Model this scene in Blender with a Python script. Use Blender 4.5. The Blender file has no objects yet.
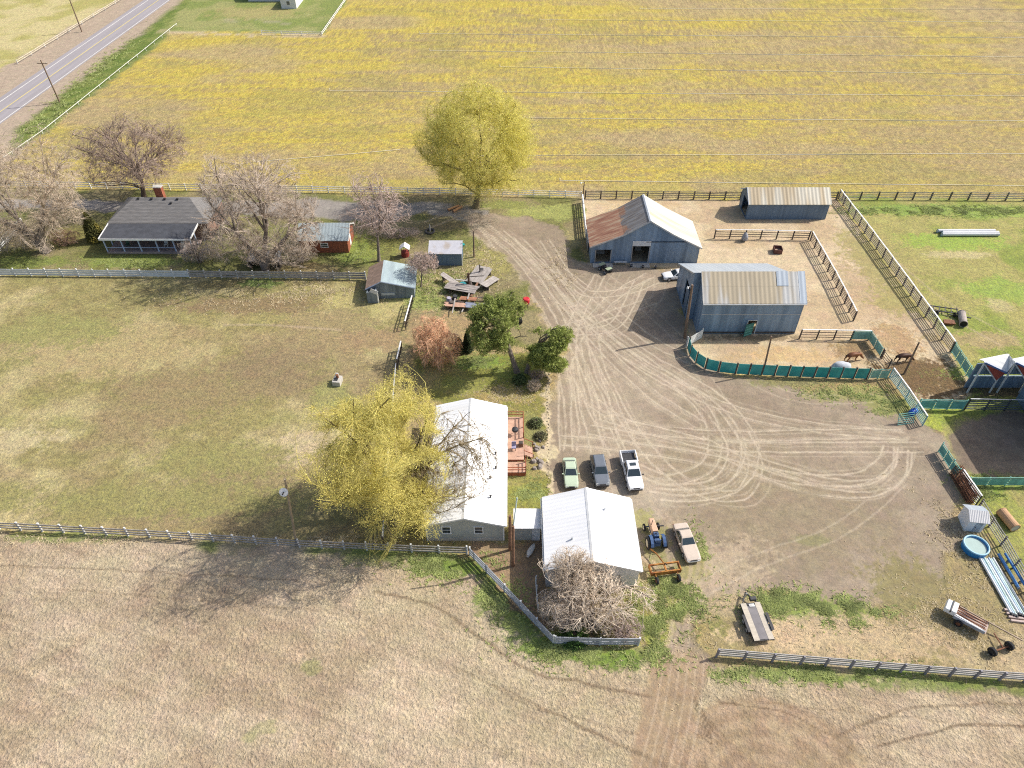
import bpy, bmesh, math, random
import numpy as np
from mathutils import Vector, Matrix

S = bpy.context.scene
R = math.radians
# ------------------------------------------------------------------ camera, sky, sun, exposure
CAM_H, FPX, PITCH = 60.0, 710.0, R(42.7)
cam_data = bpy.data.cameras.new("camera")
cam_data.sensor_width = 36.0
cam_data.lens = 36.0 * FPX / 1024.0
cam_data.clip_start = 0.5
cam_data.clip_end = 6000.0
cam = bpy.data.objects.new("camera", cam_data)
cam.location = (0, 0, CAM_H)
cam.rotation_euler = (math.pi / 2 - PITCH, 0, 0)
S.collection.objects.link(cam)
S.camera = cam

SUN_EL = 42.0
SUN_DIR = Vector((0.95 * math.cos(R(SUN_EL)), 0.313 * math.cos(R(SUN_EL)), math.sin(R(SUN_EL)))).normalized()
world = bpy.data.worlds.new("World")
S.world = world
world.use_nodes = True
wn = world.node_tree
sky = wn.nodes.new("ShaderNodeTexSky")
sky.sky_type = 'NISHITA'
sky.sun_disc = False
sky.sun_elevation = R(SUN_EL)
sky.sun_rotation = math.atan2(SUN_DIR.x, SUN_DIR.y)
sky.dust_density = 3.0
sky.ozone_density = 0.6
bg = wn.nodes["Background"]
bg.inputs["Strength"].default_value = 0.13
wn.links.new(sky.outputs[0], bg.inputs["Color"])
sun_data = bpy.data.lights.new("sun", 'SUN')
sun_data.energy = 4.2
sun_data.angle = R(0.5)
sun_data.color = (1.0, 0.95, 0.86)
sun = bpy.data.objects.new("sun", sun_data)
sun.rotation_euler = (-SUN_DIR).to_track_quat('-Z', 'Y').to_euler()
sun.location = (60, 40, 120)
S.collection.objects.link(sun)
S.view_settings.view_transform = 'Standard'
S.view_settings.look = 'None'
S.view_settings.exposure = 0.3
S.view_settings.gamma = 1.0
S.view_settings.use_curve_mapping = False
S.cycles.max_bounces = 5
S.cycles.diffuse_bounces = 3
S.cycles.glossy_bounces = 2
S.cycles.transmission_bounces = 3
S.cycles.use_denoising = False
S.cycles.pixel_filter_type = 'BLACKMAN_HARRIS'
S.cycles.filter_width = 1.1

# ------------------------------------------------------------------ measuring helper
_s, _c = math.sin(PITCH), math.cos(PITCH)
def P(px, py, z=0.0):
    """a spot measured on the photograph -> the point of the place at height z"""
    u = (px - 512) / FPX; v = (384 - py) / FPX
    dy = _c + v * _s; dz = -_s + v * _c
    t = (z - CAM_H) / dz
    return Vector((u * t, dy * t, z))
def PP(pts, z=0.0):
    return [P(a, b, z) for a, b in pts]

# ------------------------------------------------------------------ numpy noise
def _hash(ix, iy, seed):
    h = (ix.astype(np.int64) * 374761393 + iy.astype(np.int64) * 668265263 + seed * 974711) & 0xffffffff
    h = ((h ^ (h >> 13)) * 1274126177) & 0xffffffff
    h = h ^ (h >> 16)
    return (h & 0xffff) / 65535.0
def vnoise(x, y, seed=0):
    ix = np.floor(x); iy = np.floor(y); fx = x - ix; fy = y - iy
    fx = fx * fx * (3 - 2 * fx); fy = fy * fy * (3 - 2 * fy)
    a = _hash(ix, iy, seed); b = _hash(ix + 1, iy, seed); c = _hash(ix, iy + 1, seed); d = _hash(ix + 1, iy + 1, seed)
    return (a * (1 - fx) + b * fx) * (1 - fy) + (c * (1 - fx) + d * fx) * fy
def fbm(x, y, seed=0, octs=4):
    s = 0; a = 0.5; t = 0
    for k in range(octs):
        s = s + a * vnoise(x * 2 ** k + 17.3 * k, y * 2 ** k - 9.1 * k, seed + k * 13); t += a; a *= 0.55
    return s / t
def sstep(a, b, x):
    t = np.clip((x - a) / (b - a), 0, 1); return t * t * (3 - 2 * t)

# ------------------------------------------------------------------ colours and materials
def lin(v):
    v = v / 255.0
    return v / 12.92 if v <= 0.04045 else ((v + 0.055) / 1.055) ** 2.4
ALB = 0.80
def lit(r, g, b, k=ALB):
    return (lin(r) * k, lin(g) * k, lin(b) * k)
_mats = {}
def M(name, col, rough=0.8, var=0.25, scale=1.5, stretch=(1, 1, 1), col2=None, mixpos=(0.4, 0.65), bump=0.0, bscale=None,
      metal=0.0, ribs=None, spec=0.4, coat=0.0, leaf=0.0):
    """a procedural material: base colour varied by noise, optional second colour in patches, ribs across one axis, bump"""
    if name in _mats: return _mats[name]
    m = bpy.data.materials.new(name); m.use_nodes = True
    nt = m.node_tree; N = nt.nodes; L = nt.links
    b = N["Principled BSDF"]
    b.inputs["Roughness"].default_value = rough
    b.inputs["Metallic"].default_value = metal
    b.inputs["Specular IOR Level"].default_value = spec
    if coat: b.inputs["Coat Weight"].default_value = coat
    tc = N.new("ShaderNodeTexCoord")
    mp = N.new("ShaderNodeMapping"); mp.inputs["Scale"].default_value = stretch
    L.new(tc.outputs["Object"], mp.inputs["Vector"])
    nz = N.new("ShaderNodeTexNoise"); nz.inputs["Scale"].default_value = scale; nz.inputs["Detail"].default_value = 5
    L.new(mp.outputs[0], nz.inputs["Vector"])
    ramp = N.new("ShaderNodeMapRange"); ramp.inputs["From Min"].default_value = 0.3; ramp.inputs["From Max"].default_value = 0.7
    ramp.inputs["To Min"].default_value = 1 - var; ramp.inputs["To Max"].default_value = 1 + var
    L.new(nz.outputs["Fac"], ramp.inputs["Value"])
    base = None
    if col2 is not None:
        nz2 = N.new("ShaderNodeTexNoise"); nz2.inputs["Scale"].default_value = scale * 0.35; nz2.inputs["Detail"].default_value = 6
        L.new(mp.outputs[0], nz2.inputs["Vector"])
        cr = N.new("ShaderNodeMapRange"); cr.interpolation_type = 'SMOOTHSTEP'
        cr.inputs["From Min"].default_value = mixpos[0]; cr.inputs["From Max"].default_value = mixpos[1]
        L.new(nz2.outputs["Fac"], cr.inputs["Value"])
        mx = N.new("ShaderNodeMix"); mx.data_type = 'RGBA'
        mx.inputs["A"].default_value = (*col, 1); mx.inputs["B"].default_value = (*col2, 1)
        L.new(cr.outputs[0], mx.inputs["Factor"]); base = mx.outputs["Result"]
    mul = N.new("ShaderNodeMix"); mul.data_type = 'RGBA'; mul.blend_type = 'MULTIPLY'; mul.inputs["Factor"].default_value = 1
    if base is None: mul.inputs["A"].default_value = (*col, 1)
    else: L.new(base, mul.inputs["A"])
    L.new(ramp.outputs[0], mul.inputs["B"])
    L.new(mul.outputs["Result"], b.inputs["Base Color"])
    h = None
    if ribs:
        ax, per, amp = ribs
        wv = N.new("ShaderNodeTexWave"); wv.wave_type = 'BANDS'
        wv.bands_direction = ax; wv.wave_profile = 'SIN'
        wv.inputs["Scale"].default_value = 2 * math.pi / per / 20.0; wv.inputs["Distortion"].default_value = 0
        L.new(tc.outputs["Object"], wv.inputs["Vector"])
        bp = N.new("ShaderNodeBump"); bp.inputs["Strength"].default_value = amp; bp.inputs["Distance"].default_value = 0.03
        L.new(wv.outputs["Fac"], bp.inputs["Height"]); h = bp.outputs[0]
    if bump:
        nb = N.new("ShaderNodeTexNoise"); nb.inputs["Scale"].default_value = bscale or scale * 6; nb.inputs["Detail"].default_value = 4
        L.new(mp.outputs[0], nb.inputs["Vector"])
        bp2 = N.new("ShaderNodeBump"); bp2.inputs["Strength"].default_value = bump; bp2.inputs["Distance"].default_value = 0.05
        L.new(nb.outputs["Fac"], bp2.inputs["Height"])
        if h: L.new(h, bp2.inputs["Normal"])
        h = bp2.outputs[0]
    if h: L.new(h, b.inputs["Normal"])
    if leaf:
        tr = N.new("ShaderNodeBsdfTranslucent"); L.new(mul.outputs["Result"], tr.inputs["Color"])
        ms = N.new("ShaderNodeMixShader"); ms.inputs["Fac"].default_value = leaf
        L.new(b.outputs[0], ms.inputs[1]); L.new(tr.outputs[0], ms.inputs[2])
        L.new(ms.outputs[0], N["Material Output"].inputs["Surface"])
    _mats[name] = m
    return m

wood_grey = M("weathered_grey_wood", (0.34, 0.32, 0.30), var=0.3, scale=2.5, bump=0.3)
wood_dark = M("dark_weathered_wood", (0.10, 0.08, 0.07), var=0.4, scale=2.5, bump=0.3)
wood_brown = M("brown_wood", (0.22, 0.12, 0.075), var=0.35, scale=2.0, bump=0.3)
wood_post = M("pole_wood", (0.20, 0.14, 0.10), var=0.3, scale=3.0, stretch=(1, 1, 0.2), bump=0.3)
white_paint = M("white_paint", (0.78, 0.78, 0.77), rough=0.5, var=0.08, scale=2)
old_white = M("worn_white_paint", (0.62, 0.63, 0.63), rough=0.7, var=0.18, scale=3, col2=(0.42, 0.41, 0.40), mixpos=(0.55, 0.75))
metal_grey = M("galvanised_steel", (0.50, 0.52, 0.54), rough=0.42, var=0.15, scale=1.5, metal=0.35)
metal_dark = M("dark_steel", (0.05, 0.05, 0.055), rough=0.5, var=0.3, scale=4, metal=0.2)
rust = M("rusty_steel", (0.20, 0.085, 0.045), var=0.45, scale=4, bump=0.2)
rubber = M("tyre_rubber", (0.025, 0.025, 0.027), rough=0.9, var=0.3, scale=8)
glass = M("dark_glass", (0.035, 0.05, 0.058), rough=0.06, var=0.05, scale=1, spec=0.8)
teal_paint = M("teal_sheet", (0.025, 0.32, 0.32), rough=0.55, var=0.22, scale=.9, col2=(.07, .36, .34), mixpos=(.45, .65))
green_pipe = M("faded_green_pipe", (0.19, 0.44, 0.38), rough=0.5, var=0.2, scale=2)
concrete = M("pale_concrete", (0.46, 0.44, 0.40), var=0.15, scale=1.2, bump=0.15)

# ------------------------------------------------------------------ mesh building
def link(o):
    S.collection.objects.link(o); return o
def tag(o, label, cat, group=None, kind=None):
    o["label"] = label; o["category"] = cat
    if group: o["group"] = group
    if kind: o["kind"] = kind
    return o
def empty(name, loc, rz=0.0):
    e = bpy.data.objects.new(name, None); e.empty_display_size = 0.5
    e.location = loc; e.rotation_euler = (0, 0, rz)
    return link(e)
def thing(name, label, cat, loc, rz=0.0, group=None):
    return tag(empty(name, loc, rz), label, cat, group)

class MB:
    """collects faces of one part"""
    def __init__(s): s.v = []; s.f = []
    def add(s, v, f):
        o = len(s.v); s.v += [tuple(p) for p in v]; s.f += [tuple(i + o for i in q) for q in f]; return s
    def box(s, c, d, rz=0.0, taper=1.0):
        x, y, z = d[0] / 2, d[1] / 2, d[2] / 2; ca, sa = math.cos(rz), math.sin(rz)
        v = []
        for k, (a, b, e) in enumerate([(-1, -1, -1), (1, -1, -1), (1, 1, -1), (-1, 1, -1), (-1, -1, 1), (1, -1, 1), (1, 1, 1), (-1, 1, 1)]):
            t = taper if e > 0 else 1
            X, Y = a * x * t, b * y * t
            v.append((c[0] + X * ca - Y * sa, c[1] + X * sa + Y * ca, c[2] + e * z))
        return s.add(v, [(0, 3, 2, 1), (4, 5, 6, 7), (0, 1, 5, 4), (1, 2, 6, 5), (2, 3, 7, 6), (3, 0, 4, 7)])
    def hexa(s, b, t):
        """bottom ring and top ring (same count, counter-clockwise)"""
        n = len(b)
        return s.add(list(b) + list(t), [tuple(range(n - 1, -1, -1)), tuple(range(n, 2 * n))] + [(i, (i + 1) % n, n + (i + 1) % n, n + i) for i in range(n)])
    def beam(s, p0, p1, w, h):
        """rectangular bar, w across (horizontal), h along the other axis"""
        p0 = Vector(p0); p1 = Vector(p1); d = (p1 - p0).normalized()
        up = Vector((0, 0, 1)) if abs(d.z) < 0.95 else Vector((0, 1, 0))
        a = d.cross(up).normalized() * (w / 2); b = a.cross(d).normalized() * (h / 2)
        return s.hexa([p0 - a - b, p0 + a - b, p0 + a + b, p0 - a + b][::-1], [p1 - a - b, p1 + a - b, p1 + a + b, p1 - a + b][::-1])
    def tube(s, pts, rad, n=8, cap=True):
        pts = [Vector(p) for p in pts]; k = len(pts)
        if not hasattr(rad, '__len__'): rad = [rad] * k
        v = []; f = []; a = None
        for i in range(k):
            d = (pts[min(i + 1, k - 1)] - pts[max(i - 1, 0)]).normalized()
            if a is None: a = d.orthogonal().normalized()
            a = (a - d * a.dot(d)).normalized(); b = d.cross(a)
            for j in range(n):
                t = 2 * math.pi * j / n
                v.append(pts[i] + (a * math.cos(t) + b * math.sin(t)) * rad[i])
        for i in range(k - 1):
            for j in range(n):
                j2 = (j + 1) % n
                f.append((i * n + j, i * n + j2, (i + 1) * n + j2, (i + 1) * n + j))
        if cap: f += [tuple(range(n - 1, -1, -1)), tuple(range((k - 1) * n, k * n))]
        return s.add(v, f)
    def ring(s, c, axis, R_, r, n=18, m=6):
        """torus"""
        ax = Vector(axis).normalized(); a = ax.orthogonal().normalized(); b = ax.cross(a); v = []; f = []
        for i in range(n):
            t = 2 * math.pi * i / n; d = a * math.cos(t) + b * math.sin(t)
            for j in range(m):
                q = 2 * math.pi * j / m
                v.append(Vector(c) + d * (R_ + r * math.cos(q)) + ax * (r * math.sin(q)))
        for i in range(n):
            for j in range(m):
                f.append((i * m + j, ((i + 1) % n) * m + j, ((i + 1) % n) * m + (j + 1) % m, i * m + (j + 1) % m))
        return s.add(v, f)
    def wheel(s, c, axis, R_, w, n=18):
        """tyre: lathe with rounded shoulders and an open centre"""
        ax = Vector(axis).normalized(); a = ax.orthogonal().normalized(); b = ax.cross(a)
        prof = [(R_ * .62, -w / 2), (R_ * .9, -w / 2), (R_, -w * .33), (R_, w * .33), (R_ * .9, w / 2), (R_ * .62, w / 2)]
        v = []; f = []; m = len(prof)
        for i in range(n):
            t = 2 * math.pi * i / n; d = a * math.cos(t) + b * math.sin(t)
            for (r, o) in prof: v.append(Vector(c) + d * r + ax * o)
        for i in range(n):
            for j in range(m): f.append((i * m + j, ((i + 1) % n) * m + j, ((i + 1) % n) * m + (j + 1) % m, i * m + (j + 1) % m))
        return s.add(v, f)
    def disc(s, c, axis, R_, w, n=16):
        ax = Vector(axis).normalized()
        return s.tube([Vector(c) - ax * w / 2, Vector(c) + ax * w / 2], R_, n)
    def build(s, name, mat, parent=None, world=False, smooth=False, bevel=0.0):
        me = bpy.data.meshes.new(name)
        v = s.v
        if world and parent is not None:
            o = parent.location; v = [(p[0] - o.x, p[1] - o.y, p[2] - o.z) for p in v]
        me.from_pydata(v, [], s.f); me.update()
        if smooth: me.polygons.foreach_set("use_smooth", [True] * len(me.polygons))
        me.materials.append(mat)
        ob = link(bpy.data.objects.new(name, me))
        if parent is not None: ob.parent = parent
        if bevel:
            md = ob.modifiers.new("bevel", 'BEVEL'); md.width = bevel; md.segments = 2; md.limit_method = 'ANGLE'
        return ob

def children(o): return [c for c in S.collection.objects if c.parent == o]
def copy_tree(o, parent=None):
    c = o.copy(); S.collection.objects.link(c)
    if parent is not None: c.parent = parent
    for ch in children(o): copy_tree(ch, c)
    return c
# ------------------------------------------------------------------ the ground: one sheet, coloured by what lies on it
def axis(lo, hi, parts, outer):
    """parts: (from, to, step) inside; then growing steps out to the horizon"""
    xs = []
    for a, b, st in parts: xs += list(np.arange(a, b - 1e-6, st))
    xs.append(parts[-1][1])
    st = parts[-1][2]; x = xs[-1]
    while x < hi: st = min(st * outer, 400); x += st; xs.append(x)
    st = parts[0][2]; x = xs[0]; pre = []
    while x > lo: st = min(st * outer, 400); x -= st; pre.append(x)
    return np.array(pre[::-1] + xs)
GX = axis(-4000, 4000, [(-76, -2, 0.27), (-2, 60, 0.135), (60, 76, 0.27)], 1.022)
GY = axis(-300, 5000, [(19, 96, 0.14), (96, 118, 0.24)], 1.018)
gx, gy = np.meshgrid(GX, GY); SH = gx.shape
gx = gx.ravel(); gy = gy.ravel()
wx = gx + (fbm(gx * .35, gy * .35, 3) - .5) * 3.2 + (fbm(gx * 1.6, gy * 1.6, 4, 2) - .5) * .7
wy = gy + (fbm(gx * .35, gy * .35, 5) - .5) * 3.2 + (fbm(gx * 1.6, gy * 1.6, 6, 2) - .5) * .7

def poly_sd(X, Y, pts):
    """signed distance to a polygon, positive inside"""
    n = len(pts); d2 = np.full(X.shape, 1e12); inside = np.zeros(X.shape, bool)
    for i in range(n):
        ax_, ay_ = pts[i][0], pts[i][1]; bx_, by_ = pts[(i + 1) % n][0], pts[(i + 1) % n][1]
        ex, ey = bx_ - ax_, by_ - ay_
        t = np.clip(((X - ax_) * ex + (Y - ay_) * ey) / (ex * ex + ey * ey + 1e-12), 0, 1)
        d2 = np.minimum(d2, (X - ax_ - t * ex) ** 2 + (Y - ay_ - t * ey) ** 2)
        cross = ((ay_ > Y) != (by_ > Y))
        with np.errstate(divide='ignore', invalid='ignore'):
            xi = ax_ + (Y - ay_) * ex / (ey if abs(ey) > 1e-9 else 1e-9)
        inside ^= cross & (X < xi)
    d = np.sqrt(d2); return np.where(inside, d, -d)
def line_d(X, Y, pts):
    if len(X) > 100000:
        xs = [p[0] for p in pts]; ys = [p[1] for p in pts]; out = np.full(X.shape, 9e5)
        k = np.flatnonzero((X > min(xs) - 3) & (X < max(xs) + 3) & (Y > min(ys) - 3) & (Y < max(ys) + 3))
        if len(k): out[k] = line_d2(X[k], Y[k], pts)
        return out
    return line_d2(X, Y, pts)
def line_d2(X, Y, pts):
    d2 = np.full(X.shape, 1e12)
    for (a, b) in zip(pts[:-1], pts[1:]):
        ex, ey = b[0] - a[0], b[1] - a[1]
        t = np.clip(((X - a[0]) * ex + (Y - a[1]) * ey) / (ex * ex + ey * ey + 1e-12), 0, 1)
        d2 = np.minimum(d2, (X - a[0] - t * ex) ** 2 + (Y - a[1] - t * ey) ** 2)
    return np.sqrt(d2)
def smooth_line(pts, n=7):
    pts = [Vector((p[0], p[1])) for p in pts]
    q = [pts[0] * 2 - pts[1]] + pts + [pts[-1] * 2 - pts[-2]]; out = []
    for i in range(1, len(q) - 2):
        for k in range(n):
            t = k / n; a, b, c, d = q[i - 1], q[i], q[i + 1], q[i + 2]
            out.append(0.5 * (2 * b + (c - a) * t + (2 * a - 5 * b + 4 * c - d) * t * t + (3 * b - a - 3 * c + d) * t ** 3))
    out.append(pts[-1]); return out

NV = gx.size
COL = np.zeros((NV, 3)); DET = np.zeros((NV, 3)); ZONE = np.zeros(NV, np.int8)
def rgb(c): return np.array(lit(*c))
def lay(mask, c, det=None):
    i = np.flatnonzero(mask > 1e-3)
    if not len(i): return
    put(i, mask[i], np.asarray(c) if np.ndim(c) == 1 else np.asarray(c)[i], det)
def put(i, m, c, det=None):
    m = m[:, None]
    COL[i] = COL[i] * (1 - m) + c * m
    if det is not None: DET[i] = DET[i] * (1 - m) + np.array(det) * m
def mix3(a, b, t): return rgb(a)[None, :] * (1 - t[:, None]) + rgb(b)[None, :] * t[:, None]
ZN = ['flower_field', 'ploughed_field', 'pasture', 'farmyard_lawn', 'gravel_driveway', 'gravel_yard', 'corral_ground', 'meadow', 'roadside_ground', 'garden_lawn', 'dry_grassland', 'far_lawn']
def zone(name, px, soft=0.5, warp=1.0, det=(0, 0, 0), col=None, world=False):
    pts = px if world else PP(px)
    X = gx + (wx - gx) * warp; Y = gy + (wy - gy) * warp
    sd = poly_sd(X, Y, pts)
    m = sstep(-soft, soft, sd)
    ZONE[m > .5] = ZN.index(name)
    lay(m, col, det)
    return m, sd
def blob(px, py, rx, ry, c, amt=1.0, rough=.55, seed=0, det=None, rot=0.0, zonemask=None):
    """an uneven patch; radii in metres"""
    if c[1] > c[0]: c = tuple(.76 * a + .24 * b for a, b in zip((c[0] * 1.12, c[1] * 1.1, c[2] * 1.15), (178, 166, 108)))
    elif (zonemask is not None or rough) and c[0] < 155: c = tuple(.7 * a + .3 * b for a, b in zip(c, (166, 152, 112)))
    o = P(px, py); dx = gx - o.x; dy = gy - o.y
    ca, sa = math.cos(rot), math.sin(rot)
    q = 1.8 * max(rx, ry); sel = np.flatnonzero((np.abs(dx) < q) & (np.abs(dy) < q)); dx = dx[sel]; dy = dy[sel]
    r = np.sqrt(((dx * ca + dy * sa) / rx) ** 2 + ((-dx * sa + dy * ca) / ry) ** 2)
    n = (.42 * fbm(gx[sel] * .5, gy[sel] * .5, 40 + seed) + .33 * N_fine[sel] + .25 * vnoise(gx[sel] * 5, gy[sel] * 5, seed)) * rough * 4.0 - rough * 2.0
    m = sstep(1.05, .62, r - n) * amt
    if zonemask is not None: m = m * zonemask[sel]
    put(sel, m, rgb(c), det)
N_big = fbm(gx * .035, gy * .05, 11); N_mid = fbm(gx * .14, gy * .17, 12); N_sm = fbm(gx * .6, gy * .6, 13); N_fine = fbm(gx * 2.2, gy * 2.2, 14, 3)
N_str = fbm(gx * .05, gy * .55, 15)

# mustard flower field: everywhere first
N_row = fbm(gx * .12, gy * 1.7, 17, 3)
t = sstep(.34, .72, .42 * N_str + .46 * N_big + .08 + .14 * (N_sm - .5) + .45 * (N_fine - .5) + .3 * (N_row - .5) + .0011 * (gy - 150) - .0007 * (gx - 10))
field = mix3((174, 153, 104), (186, 165, 78), t)
t2 = sstep(.52, .74, .4 * N_str + .6 * N_big + .3 * (N_fine - .5) + .0016 * (gy - 150) - .0012 * (gx - 10))[:, None] * .55
field = field * (1 - t2) + rgb((196, 177, 60)) * t2
gt = sstep(.56, .7, fbm(gx * .06 + 5, gy * .1, 21))[:, None] * .45
field = field * (1 - gt) + rgb((160, 150, 84)) * gt
bt = sstep(.48, .7, fbm(gx * .03 + 9, gy * .08, 22))[:, None] * .75
field = field * (1 - bt) + rgb((176, 155, 114)) * bt
COL[:] = field * (1 + (N_fine[:, None] - .5) * .7); DET[:] = (.7, .8, 0)
edge_y = sstep(6.0, 0.5, np.abs(gy - (115.5 - gx * .02))) * sstep(.4, .6, N_mid)
lay(edge_y * .5, rgb((186, 172, 66)))

# left dry grassland beyond the road, road verge, far farm lawn
zone('dry_grassland', [(-900, 60), (-30, 112), (0, 86), (138, -3), (190, -40), (260, -100), (-900, -200)], col=mix3((200, 186, 132), (176, 168, 96), sstep(.4, .6, N_mid)), det=(0, .7, 0))
zone('roadside_ground', [(-300, 330), (-20, 84), (0, 70), (128, -8), (235, -80), (270, -80), (183, 0), (178, 27), (43, 134), (-20, 185)], soft=.4, col=mix3((188, 168, 146), (170, 152, 130), N_sm), det=(0, .3, .5))
vm, _ = zone('roadside_ground', [(20, 128), (60, 97), (120, 50), (168, 12), (200, -14), (240, -30), (230, -10), (180, 27), (43, 134), (10, 156)], soft=1.2, col=mix3((132, 142, 70), (104, 124, 50), sstep(.35, .65, N_sm)), det=(0, 1, 0))
zone('far_lawn', [(160, 30), (190, 2), (230, -40), (380, -50), (347, 0), (323, 34)], col=mix3((158, 158, 96), (134, 146, 74), sstep(.4, .62, N_mid)), det=(0, .9, 0))
lay(sstep(1.2, .5, line_d(wx, wy, PP([(158, 31), (240, 35), (322, 36)]))) * .9, rgb((196, 178, 140)))
lay(sstep(1.1, .5, line_d(wx, wy, PP([(226, 20), (262, 21), (290, 24)]))) * .8, rgb((160, 156, 120)))
blob(255, 12, 14, 7, (176, 160, 104), .6, seed=3)

# pasture (left) and meadow (right)
past = mix3((158, 147, 94), (184, 169, 120), sstep(.40, .66, N_mid)) * (1 + (N_sm[:, None] - .5) * .35)
tb = sstep(.5, .66, fbm(gx * .07 + 3, gy * .12, 25))[:, None] * .75
past = past * (1 - tb) + rgb((160, 140, 102)) * tb
tg = sstep(.52, .68, fbm(gx * .09 - 7, gy * .13, 26))[:, None] * .6
past = past * (1 - tg) + rgb((150, 146, 86)) * tg
past = past * (1 + (N_fine[:, None] - .5) * .45)
zone('pasture', [(-400, 250), (0, 274), (365, 280), (412, 298), (402, 420), (386, 548), (0, 528), (-400, 506)], col=past, det=(.25, .85, 0))
mead = mix3((172, 164, 96), (146, 156, 72), sstep(.42, .62, N_mid)) * (1 + (N_sm[:, None] - .5) * .3)
zone('meadow', [(838, 196), (1024, 199), (1700, 205), (1700, 560), (1010, 570), (940, 446), (925, 408), (974, 386)], soft=.3, col=mead, det=(0, .8, 0))

# farmyard lawn round the farmhouse
lawn = mix3((150, 138, 98), (128, 128, 72), sstep(.4, .6, N_mid)) * (1 + (N_sm[:, None] - .5) * .4)
zone('farmyard_lawn', [(-400, 190), (0, 188), (440, 196), (583, 197), (583, 262), (545, 265), (530, 300), (560, 345), (548, 380), (402, 345), (412, 298), (365, 280), (0, 274), (-400, 262)], soft=.4, col=lawn, det=(0, .9, 0))
for q in [(30, 262, 8, 2.2, (104, 124, 48)), (130, 262, 9, 2.0, (116, 138, 52)), (210, 262, 5, 2, (118, 120, 62)), (355, 250, 4, 4, (118, 142, 48)), (395, 245, 4, 3, (138, 142, 66)),
          (300, 268, 8, 2, (160, 142, 98)), (450, 290, 5, 5, (158, 158, 92)), (425, 300, 4, 3, (132, 150, 72)), (490, 262, 4, 5, (164, 156, 92)), (545, 212, 8, 3, (142, 152, 76)),
          (440, 225, 5, 2, (124, 112, 78)), (500, 205, 6, 2, (116, 128, 58)), (440, 332, 6, 5, (176, 150, 108)), (560, 240, 4, 3, (170, 158, 110)), (90, 222, 3, 2.5, (100, 100, 62)), (70, 235, 6, 4, (128, 124, 62))]:
    blob(*q[:4], q[4], .85, seed=int(q[0]))

blob(470, 292, 3.6, 4.2, (116, 100, 80), .7, seed=90)

# ploughed field across the front
N_fur = fbm((gx * .35 + gy) * 1.9, (gx - gy * .35) * .12, 33, 3)
plw = mix3((193, 173, 144), (178, 157, 128), sstep(.38, .62, N_mid)) * (1 + (N_sm[:, None] - .5) * .25)
po = sstep(.5, .7, fbm(gx * .08, gy * .08, 28))[:, None] * .5
plw = plw * (1 + (N_fur[:, None] - .5) * .42)
plw = plw * (1 - po) + rgb((188, 173, 138)) * po
pm, psd = zone('ploughed_field', [(-600, 500), (0, 533), (200, 541), (463, 555), (552, 647), (640, 651), (716, 660), (1024, 685), (1400, 714), (1800, 3000), (-1800, 3000)], soft=.35, warp=.6, col=plw, det=(1, .15, 0))
gverge = sstep(1.6, .2, np.abs(psd + .2 + (N_sm - .5) * 2.5)) * sstep(.42, .6, fbm(gx * .22, gy * .22, 30))
lay(gverge * pm * .8, rgb((120, 136, 60)), (0, 1, 0))
for px, py, rx, ry, a in [(448, 566, 4.2, 1.5, .95), (490, 590, 1.6, 2.8, .8), (520, 622, 2.2, 2.6, .8), (600, 656, 5, 1.2, .95), (545, 645, 3, 1.2, .9), (820, 672, 9, 1.0, .8), (940, 682, 8, .9, .6), (60, 537, 8, .7, .6), (380, 556, 4, 1.4, .5), (312, 668, .9, .7, .35), (264, 728, 1.0, .6, .3), (250, 738, .7, .5, .3)]:
    blob(px, py, rx, ry, (92, 124, 38), a, rot=-.6 if px in (490, 520) else 0, det=(.2, 1, 0), seed=int(px))
# tilled band and tilled circle at lower right
tm = sstep(-.3, .3, poly_sd(wx * .35 + gx * .65, wy * .35 + gy * .65, PP([(657, 648), (709, 654), (696, 720), (686, 790), (622, 790), (640, 720)])))
lay(tm * .97, mix3((158, 134, 106), (176, 152, 122), N_sm), (.3, .1, .2))
c0 = P(775, 800); rr = np.hypot((gx - c0.x) / 1.0, (gy - c0.y) / .9) + (N_sm - .5) * .4
cm = sstep(9.2, 8.2, rr)
lay(cm * .97, mix3((158, 134, 106), (176, 152, 122), sstep(.2, .8, .5 + .2 * np.sin(rr * 4.2) + 1.2 * (N_sm - .5))), (.5, .1, .1))

# gravel driveway, gravel yard
grav = mix3((170, 153, 131), (157, 140, 119), sstep(.35, .65, N_mid)) * (1 + (N_sm[:, None] - .5) * .16)
zone('gravel_driveway', [(-60, 200), (60, 200), (205, 203), (330, 199), (440, 204), (486, 210), (505, 226), (486, 230), (455, 218), (420, 212), (380, 226), (320, 216), (200, 214), (60, 209), (-60, 208)], soft=.5, col=mix3((164, 156, 148), (150, 142, 133), N_mid), det=(0, .1, .8))
ym, _ = zone('gravel_yard', [(462, 214), (500, 212), (560, 228), (577, 262), (690, 270), (683, 300), (690, 345), (700, 366), (730, 380), (800, 386), (880, 396), (925, 425), (945, 446), (962, 500), (960, 545), (940, 590), (900, 606), (850, 606), (760, 590), (700, 612), (700, 640), (708, 656), (655, 650), (690, 610), (680, 590), (640, 560), (560, 575), (545, 500), (548, 420), (552, 395), (566, 352), (545, 320), (524, 285), (500, 250), (470, 232)], soft=.6, col=grav, det=(0, .1, .8))
dm = sstep(.5, .64, fbm(gx * .07 + 2, gy * .07, 31)) * ym * .5
lay(dm, rgb((149, 132, 110)))
blob(790, 520, 13, 7, (150, 133, 112), .75, seed=5, zonemask=ym)
blob(720, 470, 9, 6, (152, 135, 114), .7, seed=6, zonemask=ym)
blob(640, 500, 5, 3, (186, 172, 150), .6, seed=7, zonemask=ym)
blob(690, 580, 9, 4, (192, 172, 142), .7, seed=8, rot=.4, zonemask=ym)
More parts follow.
